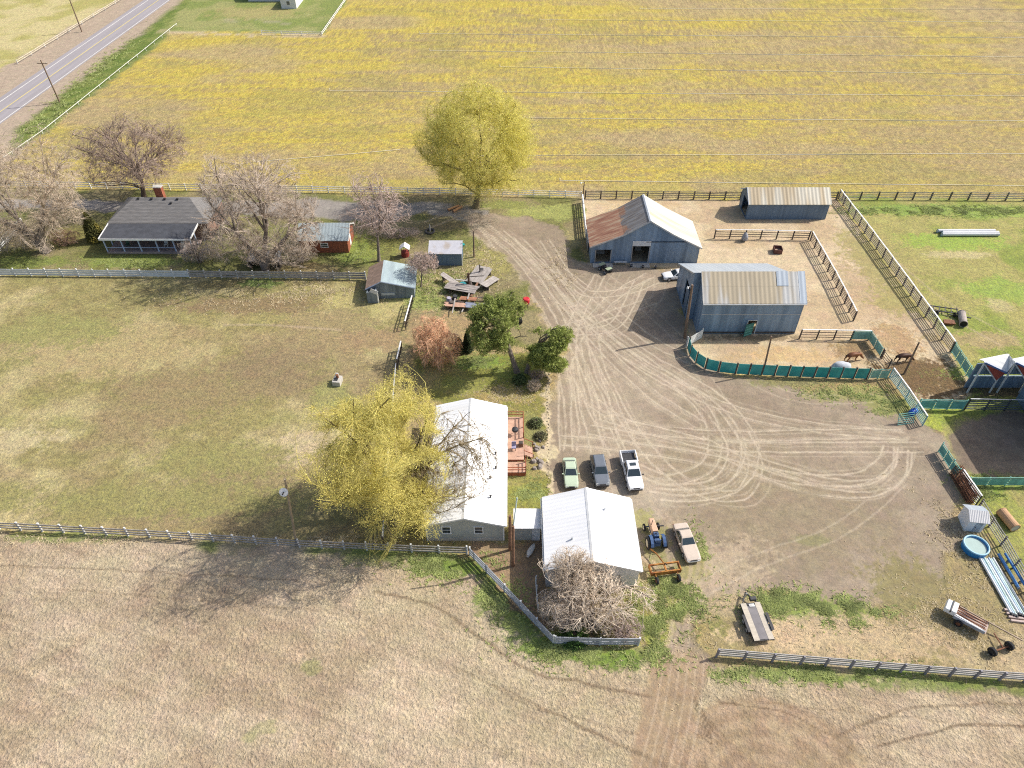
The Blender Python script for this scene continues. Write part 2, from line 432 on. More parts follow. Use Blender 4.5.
blob(600, 255, 5, 3, (190, 174, 150), .6, seed=9, zonemask=ym)

# corrals
cor = mix3((208, 186, 150), (196, 171, 134), sstep(.4, .62, N_mid)) * (1 + (N_sm[:, None] - .5) * .22)
cmk, _ = zone('corral_ground', [(584, 199), (743, 200), (836, 197), (972, 384), (968, 400), (930, 404), (925, 410), (890, 374), (868, 378), (730, 372), (700, 366), (690, 345), (686, 300), (700, 270), (590, 262)], soft=.25, warp=.4, col=cor, det=(0, .35, .2))
blob(790, 356, 8, 2.0, (206, 174, 122), .8, seed=1, zonemask=cmk)
blob(640, 205, 7, 3, (204, 176, 132), .8, seed=4, zonemask=cmk)
blob(915, 378, 7, 5.0, (100, 72, 42), .95, seed=2, zonemask=cmk, det=(.9, .6, 0))
blob(860, 348, 4, 2.2, (150, 116, 72), .8, seed=3, zonemask=cmk, det=(.5, .6, 0))
blob(895, 340, 4, 4, (176, 140, 96), .7, seed=7, zonemask=cmk, det=(.6, .6, 0))
blob(870, 290, 4, 9, (182, 156, 120), .6, seed=8, zonemask=cmk, rot=.3)
blob(760, 338, 8, .8, (120, 100, 78), .8, seed=9, zonemask=cmk)

# garden lawn beside the white house, pen beside the garage
zone('garden_lawn', [(418, 345), (470, 352), (520, 352), (545, 372), (547, 500), (541, 514), (505, 512), (500, 402), (440, 402), (412, 400)], soft=.5, col=mix3((168, 152, 96), (140, 140, 66), sstep(.38, .6, N_mid)), det=(0, .9, 0))
for q in [(480, 362, 3.4, 1.6, (102, 138, 44)), (512, 372, 3, 2, (118, 136, 52)), (530, 492, 1.8, 1.7, (132, 142, 60)), (520, 478, 2, 1.2, (140, 140, 66)), (500, 395, 5, 2, (176, 156, 98)), (530, 430, 1.4, 2.6, (128, 132, 76)), (505, 350, 4, 1, (196, 170, 124)), (465, 385, 3, 2, (130, 138, 58))]:
    blob(*q[:4], q[4], .85, seed=int(q[0]))
lay(sstep(.45, .15, line_d(wx, wy, PP([(549, 352), (547, 400), (549, 440), (550, 497)]))), rgb((204, 186, 150)))
zone('garden_lawn', [(466, 544), (545, 544), (548, 640), (556, 642)], soft=.3, col=mix3((176, 150, 116), (150, 124, 96), N_sm), det=(.3, .5, 0))
zone('garden_lawn', [(545, 566), (645, 566), (660, 600), (640, 646), (556, 642)], soft=.5, col=mix3((166, 148, 110), (140, 134, 76), sstep(.4, .6, N_mid)), det=(0, .9, 0))

# worn ground and weeds at the edges of the yard
zone('pasture', [(700, 600), (760, 596), (850, 606), (900, 606), (945, 590), (965, 545), (968, 505), (1012, 570), (1060, 686), (1024, 682), (716, 656)], soft=.8, col=mix3((186, 166, 130), (164, 148, 104), sstep(.4, .62, N_mid)) * (1 + (N_sm[:, None] - .5) * .3), det=(.1, .7, .2))
for q in [(795, 603, 3.6, 1.3, (108, 134, 52)), (845, 612, 3.2, 1.2, (104, 130, 50)), (720, 628, 1.2, 1.2, (140, 140, 72)), (668, 598, 2.6, 2.4, (132, 142, 66)), (650, 630, 1.8, 2.6, (128, 142, 54)), (668, 612, 2, 1.5, (150, 146, 84)),
          (690, 565, 2, 2, (152, 148, 90)), (655, 545, 1.6, 3, (150, 146, 88)), (640, 520, 1.6, 1.6, (160, 154, 100)), (910, 590, 4.5, 4, (138, 128, 82)), (955, 630, 6, 3, (158, 142, 100)), (880, 640, 8, 2.4, (198, 174, 136)), (780, 636, 5, 1.6, (206, 180, 142)),
          (850, 393, 5.5, 1.8, (136, 138, 78)), (890, 405, 3.4, 2.2, (128, 136, 70)), (790, 382, 6, 1.0, (142, 140, 88)), (815, 540, 2.2, .8, (138, 134, 96)), (930, 418, 1.2, 2, (150, 168, 50)), (945, 412, 2.2, 1.3, (140, 160, 50)),
          (1000, 480, 5, 1.6, (110, 140, 48)), (985, 488, 1.4, 1.8, (120, 158, 44)), (1010, 520, 4, 4, (138, 148, 66)), (975, 425, 2, 2, (128, 140, 52)), (1000, 372, 8, 1.6, (136, 158, 54)), (920, 210, 14, 2.2, (112, 146, 52)), (1000, 212, 12, 2.4, (128, 158, 60)), (955, 242, 9, 3, (130, 164, 52)), (1000, 290, 6, 4, (128, 158, 56)), (880, 260, 6, 10, (170, 158, 98)), (960, 255, 6, 1.2, (196, 182, 130)), (900, 300, 5, 4, (172, 160, 98)), (1000, 305, 2, 1.6, (190, 176, 124)), (985, 340, 8, 2, (176, 156, 110))]:
    blob(*q[:4], q[4], .88, seed=int(q[0] + q[1]))
blob(1000, 390, 5, 2.0, (84, 72, 58), .95, seed=77)  # shade inside the stock shelter, put into the ground colour
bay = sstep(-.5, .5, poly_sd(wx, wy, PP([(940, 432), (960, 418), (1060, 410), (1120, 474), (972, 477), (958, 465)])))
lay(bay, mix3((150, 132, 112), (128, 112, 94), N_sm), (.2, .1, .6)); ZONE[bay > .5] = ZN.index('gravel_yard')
for q in [(250, 305, 12, 2.2, (140, 116, 84)), (220, 285, 7, 1.6, (120, 110, 66)), (265, 370, 8, 5, (142, 122, 90)), (300, 348, 5, 3, (150, 128, 96)), (300, 450, 3, 3, (200, 180, 142)), (20, 440, 5, 2, (196, 180, 136)), (330, 330, 8, 5, (164, 146, 104)), (100, 350, 14, 6, (178, 160, 112)), (215, 460, 10, 3, (152, 148, 84)), (150, 500, 20, 3, (150, 146, 82)), (60, 330, 10, 4, (156, 152, 92)), (345, 300, 4, 2, (186, 174, 112)), (390, 310, 3, 3, (188, 176, 116)), (370, 340, 5, 3, (166, 142, 104)), (330, 395, 3, 3, (160, 156, 96)), (265, 283, 4, 1.2, (92, 118, 52)), (180, 390, 10, 5, (152, 132, 92)), (420, 545, 3, 1, (110, 120, 56))]:
    blob(*q[:4], q[4], .9, seed=int(q[0] + q[1]), zonemask=(ZONE == ZN.index('pasture')).astype(float))

# tyre tracks: pale lines pressed into the gravel, each a pair of wheels; measured on the photograph
TR = [
 [(480, 222), (520, 255), (562, 300), (600, 345), (650, 392), (700, 425)], [(500, 232), (545, 270), (580, 310), (640, 365), (720, 405), (800, 425), (905, 436)],
 [(470, 226), (510, 260), (545, 310), (575, 370), (600, 420), (616, 455)], [(510, 238), (550, 285), (580, 340), (600, 390), (612, 440)],
 [(520, 240), (575, 300), (640, 352), (690, 380), (730, 410), (752, 445), (742, 480), (705, 495), (660, 494)], [(560, 300), (620, 350), (680, 385), (715, 415), (735, 450), (722, 480), (690, 490), (650, 486)],
 [(600, 330), (660, 372), (700, 405), (716, 440), (705, 468), (670, 480), (640, 470)], [(590, 320), (600, 370), (640, 440), (690, 486), (740, 495), (756, 465), (742, 432)],
 [(590, 400), (630, 425), (690, 434), (760, 436), (830, 434), (905, 434)], [(600, 415), (650, 430), (720, 446), (800, 447), (920, 447)], [(590, 430), (650, 440), (720, 452), (780, 470), (830, 484), (880, 484), (902, 470), (904, 450)],
 [(560, 440), (620, 446), (700, 458), (760, 472), (820, 490), (870, 490), (898, 474), (900, 448)], [(700, 440), (760, 470), (810, 480), (860, 478), (884, 462), (890, 448)],
 [(600, 275), (580, 310), (570, 350), (580, 400)], [(650, 275), (610, 300), (570, 350), (565, 400), (566, 450)], [(655, 300), (600, 318), (545, 335)], [(640, 280), (620, 320), (600, 330), (560, 332)],
 [(545, 240), (580, 290), (630, 290), (655, 280)], [(480, 235), (530, 300), (560, 360), (572, 420), (570, 450)], [(575, 345), (585, 400), (598, 452)], [(580, 340), (610, 400), (632, 450)],
 [(690, 360), (650, 340), (600, 300), (560, 270)], [(900, 480), (840, 530), (760, 560), (690, 600), (680, 650)], [(750, 380), (800, 398), (870, 398)],
 [(610, 270), (600, 290), (620, 320), (655, 300), (660, 275)], [(625, 275), (612, 300), (590, 315), (560, 300)], [(560, 250), (610, 280), (670, 330), (720, 400)],
]
sel = np.where((ym > .2) & (gy < 112))[0]; sx, sy = gx[sel] + (wx[sel] - gx[sel]) * .12, gy[sel] + (wy[sel] - gy[sel]) * .12
acc = np.zeros(sel.size)
rng = random.Random(4)
for k, tr in enumerate(TR):
    for rep in range(3 if k in (0, 1, 4, 5, 6, 8, 11) else (2 if k < 20 else 1)):
        line = smooth_line(PP(tr), 6)
        if rep: 
            jx, jy = rng.uniform(-.8, .8), rng.uniform(-.8, .8); line = [p + Vector((jx + math.sin(i * .3) * .3, jy)) for i, p in enumerate(line)]
        for off in (-.75, .75):
            n = len(line); L2 = []
            for i in range(n):
                d = (line[min(i + 1, n - 1)] - line[max(i - 1, 0)]).normalized(); L2.append(line[i] + Vector((-d.y, d.x)) * off)
            xs = [p.x for p in L2]; ys = [p.y for p in L2]
            s2 = np.where((sx > min(xs) - .6) & (sx < max(xs) + .6) & (sy > min(ys) - .6) & (sy < max(ys) + .6))[0]
            d = line_d(sx[s2], sy[s2], L2)
            w = .085 if rep == 0 else .06
            a = (.95 if rep == 0 and k < 22 else .42) * sstep(.12, .52, .6 * fbm(sx[s2] * .25, sy[s2] * .25, 60 + k) + .4 * fbm(sx[s2] * 1.6, sy[s2] * 1.6, 90 + k, 2))
            acc[s2] = np.maximum(acc[s2], sstep(w + .09, w * .3, d) * a)
tmask = np.zeros(NV); tmask[sel] = np.clip(acc, 0, 1) * ym[sel]
lay(tmask * .68, rgb((216, 200, 174)))
# fainter dark lines coloured into the ploughed and tilled ground
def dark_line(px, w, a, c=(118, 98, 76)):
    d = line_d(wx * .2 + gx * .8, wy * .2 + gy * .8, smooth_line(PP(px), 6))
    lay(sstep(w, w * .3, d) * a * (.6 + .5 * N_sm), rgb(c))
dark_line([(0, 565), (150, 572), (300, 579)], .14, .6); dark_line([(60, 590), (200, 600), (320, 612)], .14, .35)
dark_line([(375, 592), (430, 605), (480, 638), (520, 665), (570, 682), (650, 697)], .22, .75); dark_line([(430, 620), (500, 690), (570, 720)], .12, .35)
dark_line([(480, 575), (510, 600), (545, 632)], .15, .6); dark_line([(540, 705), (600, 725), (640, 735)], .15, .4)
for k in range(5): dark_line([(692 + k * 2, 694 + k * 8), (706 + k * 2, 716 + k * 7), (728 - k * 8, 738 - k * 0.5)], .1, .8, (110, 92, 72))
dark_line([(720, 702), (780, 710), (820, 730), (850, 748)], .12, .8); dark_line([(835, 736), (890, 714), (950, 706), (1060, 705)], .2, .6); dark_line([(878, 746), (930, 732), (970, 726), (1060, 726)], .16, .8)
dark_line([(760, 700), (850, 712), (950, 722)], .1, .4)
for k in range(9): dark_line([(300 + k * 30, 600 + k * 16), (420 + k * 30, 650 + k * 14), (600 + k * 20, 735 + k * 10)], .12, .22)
pale = lambda px, w, a: lay(sstep(w, w * .3, line_d(gx, gy, smooth_line(PP(px), 6))) * a * (.5 + .6 * N_sm), rgb((198, 176, 148)))
for k in range(6): pale([(664 + k * 8, 660), (655 + k * 9, 710), (634 + k * 10, 790)], .12, .6)
for k in range(3): pale([(650 + k * 14, 500 + k * 10), (690 + k * 8, 560), (676 + k * 6, 610), (664 + k * 9, 660)], .3, .5)
# two-wheel tracks in the pasture and the meadow
pale([(225, 325), (270, 325), (340, 330)], .35, .5); pale([(880, 262), (930, 305), (1000, 345)], .25, .6); pale([(893, 258), (945, 300), (1015, 338)], .25, .5); pale([(425, 222), (450, 213), (490, 208)], .35, .7); pale([(430, 228), (470, 212)], .35, .7)
COL = np.clip(COL, 0.01, .8)

def ground_material():
    m = bpy.data.materials.new("ground"); m.use_nodes = True
    nt = m.node_tree; N = nt.nodes; L = nt.links; b = N["Principled BSDF"]
    b.inputs["Roughness"].default_value = .95; b.inputs["Specular IOR Level"].default_value = .15
    geo = N.new("ShaderNodeNewGeometry")
    ca = N.new("ShaderNodeAttribute"); ca.attribute_name = "Col"
    da = N.new("ShaderNodeAttribute"); da.attribute_name = "Det"
    sep = N.new("ShaderNodeSeparateColor"); L.new(da.outputs["Color"], sep.inputs[0])
    def noise(sc, det, rough=.6):
        n = N.new("ShaderNodeTexNoise"); n.inputs["Scale"].default_value = sc; n.inputs["Detail"].default_value = det; n.inputs["Roughness"].default_value = rough
        L.new(geo.outputs["Position"], n.inputs["Vector"]); return n.outputs["Fac"]
    def math_(op, a, b_=None, c=None):
        n = N.new("ShaderNodeMath"); n.operation = op
        for i, q in enumerate((a, b_, c)):
            if q is None: continue
            if isinstance(q, (int, float)): n.inputs[i].default_value = q
            else: L.new(q, n.inputs[i])
        return n.outputs[0]
    def rng_(v, a, b_, c, d):
        n = N.new("ShaderNodeMapRange"); n.inputs["From Min"].default_value = a; n.inputs["From Max"].default_value = b_
        n.inputs["To Min"].default_value = c; n.inputs["To Max"].default_value = d; L.new(v, n.inputs["Value"]); return n.outputs[0]
    n1 = noise(.9, 6, .65); n2 = noise(2.6, 6, .75); n3 = noise(7, 3, .7)
    vor = N.new("ShaderNodeTexVoronoi"); vor.inputs["Scale"].default_value = 4.2; vor.feature = 'F1'; vor.inputs["Randomness"].default_value = 1
    wob = N.new("ShaderNodeVectorMath"); wob.operation = 'ADD'
    nv = N.new("ShaderNodeTexNoise"); nv.inputs["Scale"].default_value = 2.0; nv.inputs["Detail"].default_value = 3
    L.new(geo.outputs["Position"], nv.inputs["Vector"]); L.new(geo.outputs["Position"], wob.inputs[0]); L.new(nv.outputs["Color"], wob.inputs[1]); L.new(wob.outputs[0], vor.inputs["Vector"])
    clod = math_('ADD', math_('MULTIPLY', rng_(noise(3.0, 4, .6), .36, .64, 0, 1), .7), math_('MULTIPLY', rng_(vor.outputs["Distance"], .1, .75, 1.0, 0.0), .3))
    # colour factor
    f1 = rng_(n1, .3, .7, .84, 1.16)
    g = math_('MULTIPLY', math_('SUBTRACT', rng_(n2, .32, .68, 0, 1), .5), math_('MULTIPLY_ADD', sep.outputs[1], .55, .28))
    g2 = math_('MULTIPLY', math_('SUBTRACT', rng_(n3, .3, .7, 0, 1), .5), math_('MULTIPLY_ADD', sep.outputs[1], .3, .3))
    fac = math_('MULTIPLY', f1, math_('ADD', math_('ADD', g, g2), 1.0))
    cl = math_('MULTIPLY', sep.outputs[0], math_('MULTIPLY', math_('SUBTRACT', clod, .42), rng_(noise(.22, 3), .35, .65, .18, .62)))
    fac = math_('MULTIPLY', fac, math_('ADD', cl, 1.0))
    mul = N.new("ShaderNodeMix"); mul.data_type = 'RGBA'; mul.blend_type = 'MULTIPLY'; mul.inputs["Factor"].default_value = 1
    L.new(ca.outputs["Color"], mul.inputs["A"]); L.new(fac, mul.inputs["B"])
    hsv = N.new("ShaderNodeHueSaturation"); L.new(mul.outputs["Result"], hsv.inputs["Color"])
    L.new(rng_(noise(.5, 4), .3, .7, .488, .512), hsv.inputs["Hue"]); L.new(rng_(n2, .3, .7, .78, 1.06), hsv.inputs["Saturation"])
    L.new(hsv.outputs[0], b.inputs["Base Color"])
    h = math_('ADD', math_('MULTIPLY', math_('MULTIPLY', clod, sep.outputs[0]), .10), math_('MULTIPLY', n2, math_('MULTIPLY_ADD', sep.outputs[1], .16, .05)))
    h = math_('ADD', h, math_('MULTIPLY', n3, math_('MULTIPLY_ADD', sep.outputs[1], .05, .02)))
    bp = N.new("ShaderNodeBump"); bp.inputs["Strength"].default_value = .85; bp.inputs["Distance"].default_value = 1.0
    L.new(h, bp.inputs["Height"]); L.new(bp.outputs[0], b.inputs["Normal"])
    return m
GROUND = ground_material()
rows, cols = SH
iy, ix = np.meshgrid(np.arange(rows - 1), np.arange(cols - 1), indexing='ij')
q0 = (iy * cols + ix).ravel(); quads = np.stack([q0, q0 + 1, q0 + cols + 1, q0 + cols], 1)
fz = ZONE[q0]
for zi, zn in enumerate(ZN):
    fq = quads[fz == zi]
    if not len(fq): continue
    used, inv = np.unique(fq, return_inverse=True)
    me = bpy.data.meshes.new(zn)
    me.vertices.add(len(used)); me.vertices.foreach_set("co", np.stack([gx[used], gy[used], np.zeros(len(used))], 1).ravel().astype(np.float32))
    me.loops.add(fq.size); me.loops.foreach_set("vertex_index", inv.ravel().astype(np.int32))
    me.polygons.add(len(fq)); me.polygons.foreach_set("loop_start", (np.arange(len(fq)) * 4).astype(np.int32)); me.polygons.foreach_set("loop_total", np.full(len(fq), 4, np.int32))
    me.update(calc_edges=True)
    for nm, arr in (("Col", COL), ("Det", DET)):
        at = me.color_attributes.new(nm, 'FLOAT_COLOR', 'POINT')
        at.data.foreach_set("color", np.concatenate([arr[used], np.ones((len(used), 1))], 1).ravel().astype(np.float32))
    me.materials.append(GROUND)
    o = link(bpy.data.objects.new(zn, me)); o["kind"] = "structure"

# paved road with its three painted lines
def strip(name, mat, xoff0, xoff1, z, y0=-40.0, y1=900.0, kind="structure"):
    mb = MB(); n = 24; v = []; f = []
    for i in range(n + 1):
        y = y0 + (y1 - y0) * i / n; x = -106.2 + .032 * (y - 145)
        v += [(x + xoff0, y, z), (x + xoff1, y, z)]
    for i in range(n): f.append((2 * i, 2 * i + 1, 2 * i + 3, 2 * i + 2))
    o = mb.add(v, f).build(name, mat); o["kind"] = kind; return o
asphalt = M("asphalt", lit(166, 160, 163), rough=.9, var=.1, scale=.5, stretch=(2, .12, 1), bump=.1)
line_white = M("road_paint_white", lit(226, 222, 216), rough=.7, var=.15, scale=1.5)
line_yellow = M("road_paint_yellow", lit(226, 206, 130), rough=.7, var=.15, scale=1.5)
strip("road", asphalt, -7.6, .5, .004)
strip("road_marking", line_white, -.12, .12, .008); strip("road_marking", line_white, -6.35, -6.1, .008); strip("road_marking", line_yellow, -3.25, -3.0, .008)
# ------------------------------------------------------------------ buildings
tin_wall = M("blue_grey_tin_wall", (0.225, 0.315, 0.43), rough=.5, var=.2, scale=1.1, stretch=(1.6, 1.6, .12), col2=(.16, .235, .335), mixpos=(.45, .6), ribs=('DIAGONAL', .5, .5), metal=.15)
tin_dark = M("dark_blue_tin_wall", (0.13, 0.195, 0.28), rough=.55, var=.18, scale=1.2, stretch=(2, 2, .12), ribs=('DIAGONAL', .45, .5), metal=.15)
roof_tan = M("tarnished_tin_roof", lit(206, 200, 184), rough=.5, var=.12, scale=1.0, stretch=(.12, 1.6, .12), col2=lit(188, 171, 142), mixpos=(.44, .58), ribs=('Y', .6, .5), metal=.1)
roof_streak = M("streaky_tin_roof", lit(206, 206, 204), rough=.5, var=.1, scale=1.0, stretch=(.18, 1.3, .18), col2=lit(194, 180, 154), mixpos=(.42, .55), ribs=('Y', .6, .5), metal=.1)
roof_clean = M("clean_tin_roof", lit(196, 206, 216), rough=.42, var=.08, scale=1.0, stretch=(.12, 1.2, .12), ribs=('Y', .6, .4), metal=.2)
roof_pale = M("pale_tin_roof", lit(216, 212, 200), rough=.5, var=.08, scale=.8, stretch=(.15, 1.2, .15), col2=lit(200, 186, 160), mixpos=(.5, .68), ribs=('Y', .6, .5), metal=.1)
roof_white = M("white_sheet_roof", (0.86, 0.865, 0.88), rough=.45, var=.04, scale=.6, stretch=(.2, 1.5, .2), col2=(.79, .79, .78), mixpos=(.5, .68), ribs=('Y', .45, .4))
shingle_dark = M("charcoal_shingles", (0.17, 0.162, 0.16), rough=.95, var=.22, scale=1.5, stretch=(.5, 3, .5), bump=.3, ribs=('X', .35, .8))
shingle_black = M("black_roll_roofing", (0.062, 0.066, 0.078), rough=.9, var=.2, scale=1.2, bump=.15)
brick = M("red_brick", (0.30, 0.10, 0.055), rough=.9, var=.35, scale=3.5, bump=.3)
siding = M("pale_green_siding", (0.42, 0.43, 0.39), rough=.7, var=.06, scale=1.5, ribs=('DIAGONAL', .6, .4))
white_siding = M("white_siding", (0.66, 0.67, 0.68), rough=.6, var=.08, scale=1.5, ribs=('DIAGONAL', .5, .4))
shed_wood = M("slate_blue_boards", (0.20, 0.235, 0.265), rough=.8, var=.3, scale=1.4, stretch=(2, 2, .2), ribs=('DIAGONAL', .3, .6))
blue_trim = M("blue_white_trim", (0.42, 0.50, 0.66), rough=.6, var=.1, scale=2)

def rusty_roof():
    """tin sheets: rust red towards the far eave, bare dark grey nearer the ridge"""
    m = bpy.data.materials.new("rusty_tin_roof"); m.use_nodes = True; nt = m.node_tree; N = nt.nodes; L = nt.links; b = N["Principled BSDF"]
    b.inputs["Roughness"].default_value = .7
    tc = N.new("ShaderNodeTexCoord"); sp = N.new("ShaderNodeSeparateXYZ"); L.new(tc.outputs["Object"], sp.inputs[0])
    mp = N.new("ShaderNodeMapping"); mp.inputs["Scale"].default_value = (.25, 1.5, .25); L.new(tc.outputs["Object"], mp.inputs[0])
    nz = N.new("ShaderNodeTexNoise"); nz.inputs["Scale"].default_value = 1.4; nz.inputs["Detail"].default_value = 7; nz.inputs["Roughness"].default_value = .65; L.new(mp.outputs[0], nz.inputs["Vector"])
    nb = N.new("ShaderNodeTexNoise"); nb.inputs["Scale"].default_value = .5; nb.inputs["Detail"].default_value = 4; L.new(tc.outputs["Object"], nb.inputs["Vector"])
    a = N.new("ShaderNodeMath"); a.operation = 'MULTIPLY_ADD'; a.inputs[1].default_value = 5.0; L.new(nb.outputs["Fac"], a.inputs[0]); L.new(sp.outputs["X"], a.inputs[2])
    st = N.new("ShaderNodeMapRange"); st.inputs["From Min"].default_value = -.9; st.inputs["From Max"].default_value = -.5; L.new(a.outputs[0], st.inputs["Value"])
    c1 = N.new("ShaderNodeValToRGB"); e = c1.color_ramp.elements
    e[0].position = .32; e[0].color = (*lit(150, 98, 78), 1); e[1].position = .68; e[1].color = (*lit(204, 186, 156), 1)
    k = c1.color_ramp.elements.new(.5); k.color = (*lit(182, 136, 110), 1)
    L.new(nz.outputs["Fac"], c1.inputs[0])
    c2 = N.new("ShaderNodeValToRGB"); e = c2.color_ramp.elements
    e[0].position = .34; e[0].color = (*lit(120, 108, 100), 1); e[1].position = .66; e[1].color = (*lit(170, 168, 168), 1); L.new(nz.outputs["Fac"], c2.inputs[0])
    mx = N.new("ShaderNodeMix"); mx.data_type = 'RGBA'; L.new(st.outputs[0], mx.inputs["Factor"]); L.new(c1.outputs[0], mx.inputs["A"]); L.new(c2.outputs[0], mx.inputs["B"])
    L.new(mx.outputs["Result"], b.inputs["Base Color"])
    wv = N.new("ShaderNodeTexWave"); wv.bands_direction = 'Y'; wv.inputs["Scale"].default_value = 2 * math.pi / .5 / 20; L.new(tc.outputs["Object"], wv.inputs["Vector"])
    bp = N.new("ShaderNodeBump"); bp.inputs["Strength"].default_value = .5; bp.inputs["Distance"].default_value = .03; L.new(wv.outputs["Fac"], bp.inputs["Height"]); L.new(bp.outputs[0], b.inputs["Normal"])
    return m
roof_rust = rusty_roof()

def interp(prof, x):
    for (a, b) in zip(prof[:-1], prof[1:]):
        if a[0] - 1e-6 <= x <= b[0] + 1e-6: return a[1] + (b[1] - a[1]) * (x - a[0]) / max(b[0] - a[0], 1e-6)
    return prof[-1][1] if x > prof[-1][0] else prof[0][1]
def wall_run(mb, o, d, inward, prof, holes, th=.15, z0=0.0):
    """wall from o along d (unit); top follows prof [(u, z)]; holes (u0, u1, z0, z1) are real openings"""
    o = Vector(o); d = Vector(d); w = Vector(inward) * th
    us = sorted({round(p[0], 4) for p in prof} | {round(q, 4) for h in holes for q in h[:2]})
    us = [u for u in us if prof[0][0] - 1e-6 <= u <= prof[-1][0] + 1e-6]
    for a, b in zip(us[:-1], us[1:]):
        m = (a + b) / 2; hs = sorted([h for h in holes if h[0] < m < h[1]], key=lambda h: h[2])
        zl = z0
        for h in hs + [None]:
            top = (interp(prof, a), interp(prof, b)) if h is None else (h[2], h[2])
            if min(top) > zl + 1e-4:
                q = lambda u, z, i: o + d * u + w * i + Vector((0, 0, z))
                mb.hexa([q(a, zl, 0), q(b, zl, 0), q(b, zl, 1), q(a, zl, 1)], [q(a, top[0], 0), q(b, top[1], 0), q(b, top[1], 1), q(a, top[0], 1)])
            if h is not None: zl = h[3]
def roof_slab(mb, prof, y0, y1, ov, th=.07, lift=.004):
    """one roof plane (or several, bent) along y; ov = (low end, high end) overhang along the slope"""
    pr = [Vector((p[0], p[1])) for p in prof]
    d0 = (pr[0] - pr[1]).normalized(); d1 = (pr[-1] - pr[-2]).normalized()
    pr[0] = pr[0] + d0 * ov[0]; pr[-1] = pr[-1] + d1 * ov[1]
    lo = [(p.x, p.y + lift) for p in pr]; hi = [(p.x, p.y + lift + th) for p in pr]
    ring = lo + hi[::-1]; n = len(ring)
    v = [(x, y0, z) for x, z in ring] + [(x, y1, z) for x, z in ring]
    f = [tuple(range(n)), tuple(range(2 * n - 1, n - 1, -1))] + [(i, n + i, n + (i + 1) % n, (i + 1) % n) for i in range(n)]
    # flip so that normals face out
    mb.add(v, [tuple(reversed(q)) for q in f])
def gable(root, prof, y0, y1, wmat, slopes, holes=None, ov=.35, rake=.3, th=.15, skip=(), ridge_cap=None, names=None):
    holes = holes or {}
    mb = MB(); x0, x1 = prof[0][0], prof[-1][0]
    if 'front' not in skip: wall_run(mb, (0, y0, 0), (1, 0, 0), (0, 1, 0), prof, holes.get('front', []), th)
    if 'back' not in skip: wall_run(mb, (0, y1, 0), (1, 0, 0), (0, -1, 0), prof, holes.get('back', []), th)
    a, b = y0 + th, y1 - th
    if 'left' not in skip: wall_run(mb, (x0, 0, 0), (0, 1, 0), (1, 0, 0), [(a, prof[0][1]), (b, prof[0][1])], holes.get('left', []), th)
    if 'right' not in skip: wall_run(mb, (x1, 0, 0), (0, 1, 0), (-1, 0, 0), [(a, prof[-1][1]), (b, prof[-1][1])], holes.get('right', []), th)
    mb.build("wall", wmat, root)
    for i0, i1, mat, o0, o1 in slopes:
        r = MB(); roof_slab(r, prof[i0:i1 + 1], y0 - rake, y1 + rake, (o0 * ov, o1 * ov)); r.build("roof", mat, root)
    if ridge_cap:
        k = max(range(len(prof)), key=lambda i: prof[i][1]); p = prof[k]
        c = MB(); c.add([(p[0] - .22, y0 - rake - .01, p[1] + .02), (p[0], y0 - rake - .01, p[1] + .12), (p[0] + .22, y0 - rake - .01, p[1] + .02), (p[0], y0 - rake - .01, p[1] + .06),
                         (p[0] - .22, y1 + rake + .01, p[1] + .02), (p[0], y1 + rake + .01, p[1] + .12), (p[0] + .22, y1 + rake + .01, p[1] + .02), (p[0], y1 + rake + .01, p[1] + .06)],
                        [(0, 1, 5, 4), (1, 2, 6, 5), (2, 3, 7, 6), (3, 0, 4, 7), (0, 3, 2, 1), (4, 5, 6, 7)])
        c.build("ridge_cap", ridge_cap, root)
def trim_rake(root, prof, y, mat, w=.18, ov=.35):
    """bargeboards along the gable edge"""
    for a, b in zip(prof[:-1], prof[1:]):
        mb = MB(); mb.beam((a[0], y, a[1] + .0), (b[0], y, b[1] + .0), .04, w); mb.build("bargeboard", mat, root)
def window(root, c, w, h, axis='x', pane=glass, fm=white_paint, grid=True, out=-1):
    """window proud of a wall; axis = the wall's run, out = side it faces"""
    f = MB(); p = MB()
    def bx(m, u, z, du, dz, off, t):
        if axis == 'x': m.box((c[0] + u, c[1] + out * off, c[2] + z), (du, t, dz))
        else: m.box((c[0] + out * off, c[1] + u, c[2] + z), (t, du, dz))
    for u, z, du, dz in ((0, h / 2, w + .14, .09), (0, -h / 2, w + .14, .09), (-w / 2, 0, .09, h - .09), (w / 2, 0, .09, h - .09)): bx(f, u, z, du, dz, .04, .08)
    if grid: bx(f, 0, 0, w - .09, .05, .035, .05)
    fr = f.build("window", fm, root); bx(p, 0, 0, w - .1, h - .1, .012, .02); p.build("pane", pane, fr)

# --- big barn with the rusty roof
b = thing("barn", "big blue-grey tin barn with half rusted roof and two dark doorways", "barn", (20.1, 92.3, 0))
pr = [(-8.15, 3.05), (-3.6, 5.0), (.1, 7.3), (3.9, 5.0), (8.15, 2.85)]
gable(b, pr, 0, 7.4, tin_wall, [(0, 2, roof_rust, 1, .0), (2, 4, roof_pale, .0, 1)], {'front': [(-7.4, -5.2, .15, 2.35), (-1.9, .55, .15, 3.0)]}, rake=.35, ridge_cap=metal_grey)
trim_rake(b, [(-8.4, 2.93), (-3.6, 5.0), (.1, 7.3), (3.9, 5.0), (8.4, 2.73)], -.36, metal_grey, .2)
mb = MB(); mb.box((-.68, -.06, 3.45), (2.75, .06, .85)); mb.build("sliding_door", white_siding, b)
mb = MB(); mb.box((3.2, -.05, 3.72), (6.6, .1, .1)); mb.build("door_track", metal_dark, b)
mb = MB(); mb.box((-6.3, -.75, .06), (3.0, 1.1, .12)); mb.build("door_apron", concrete, b)
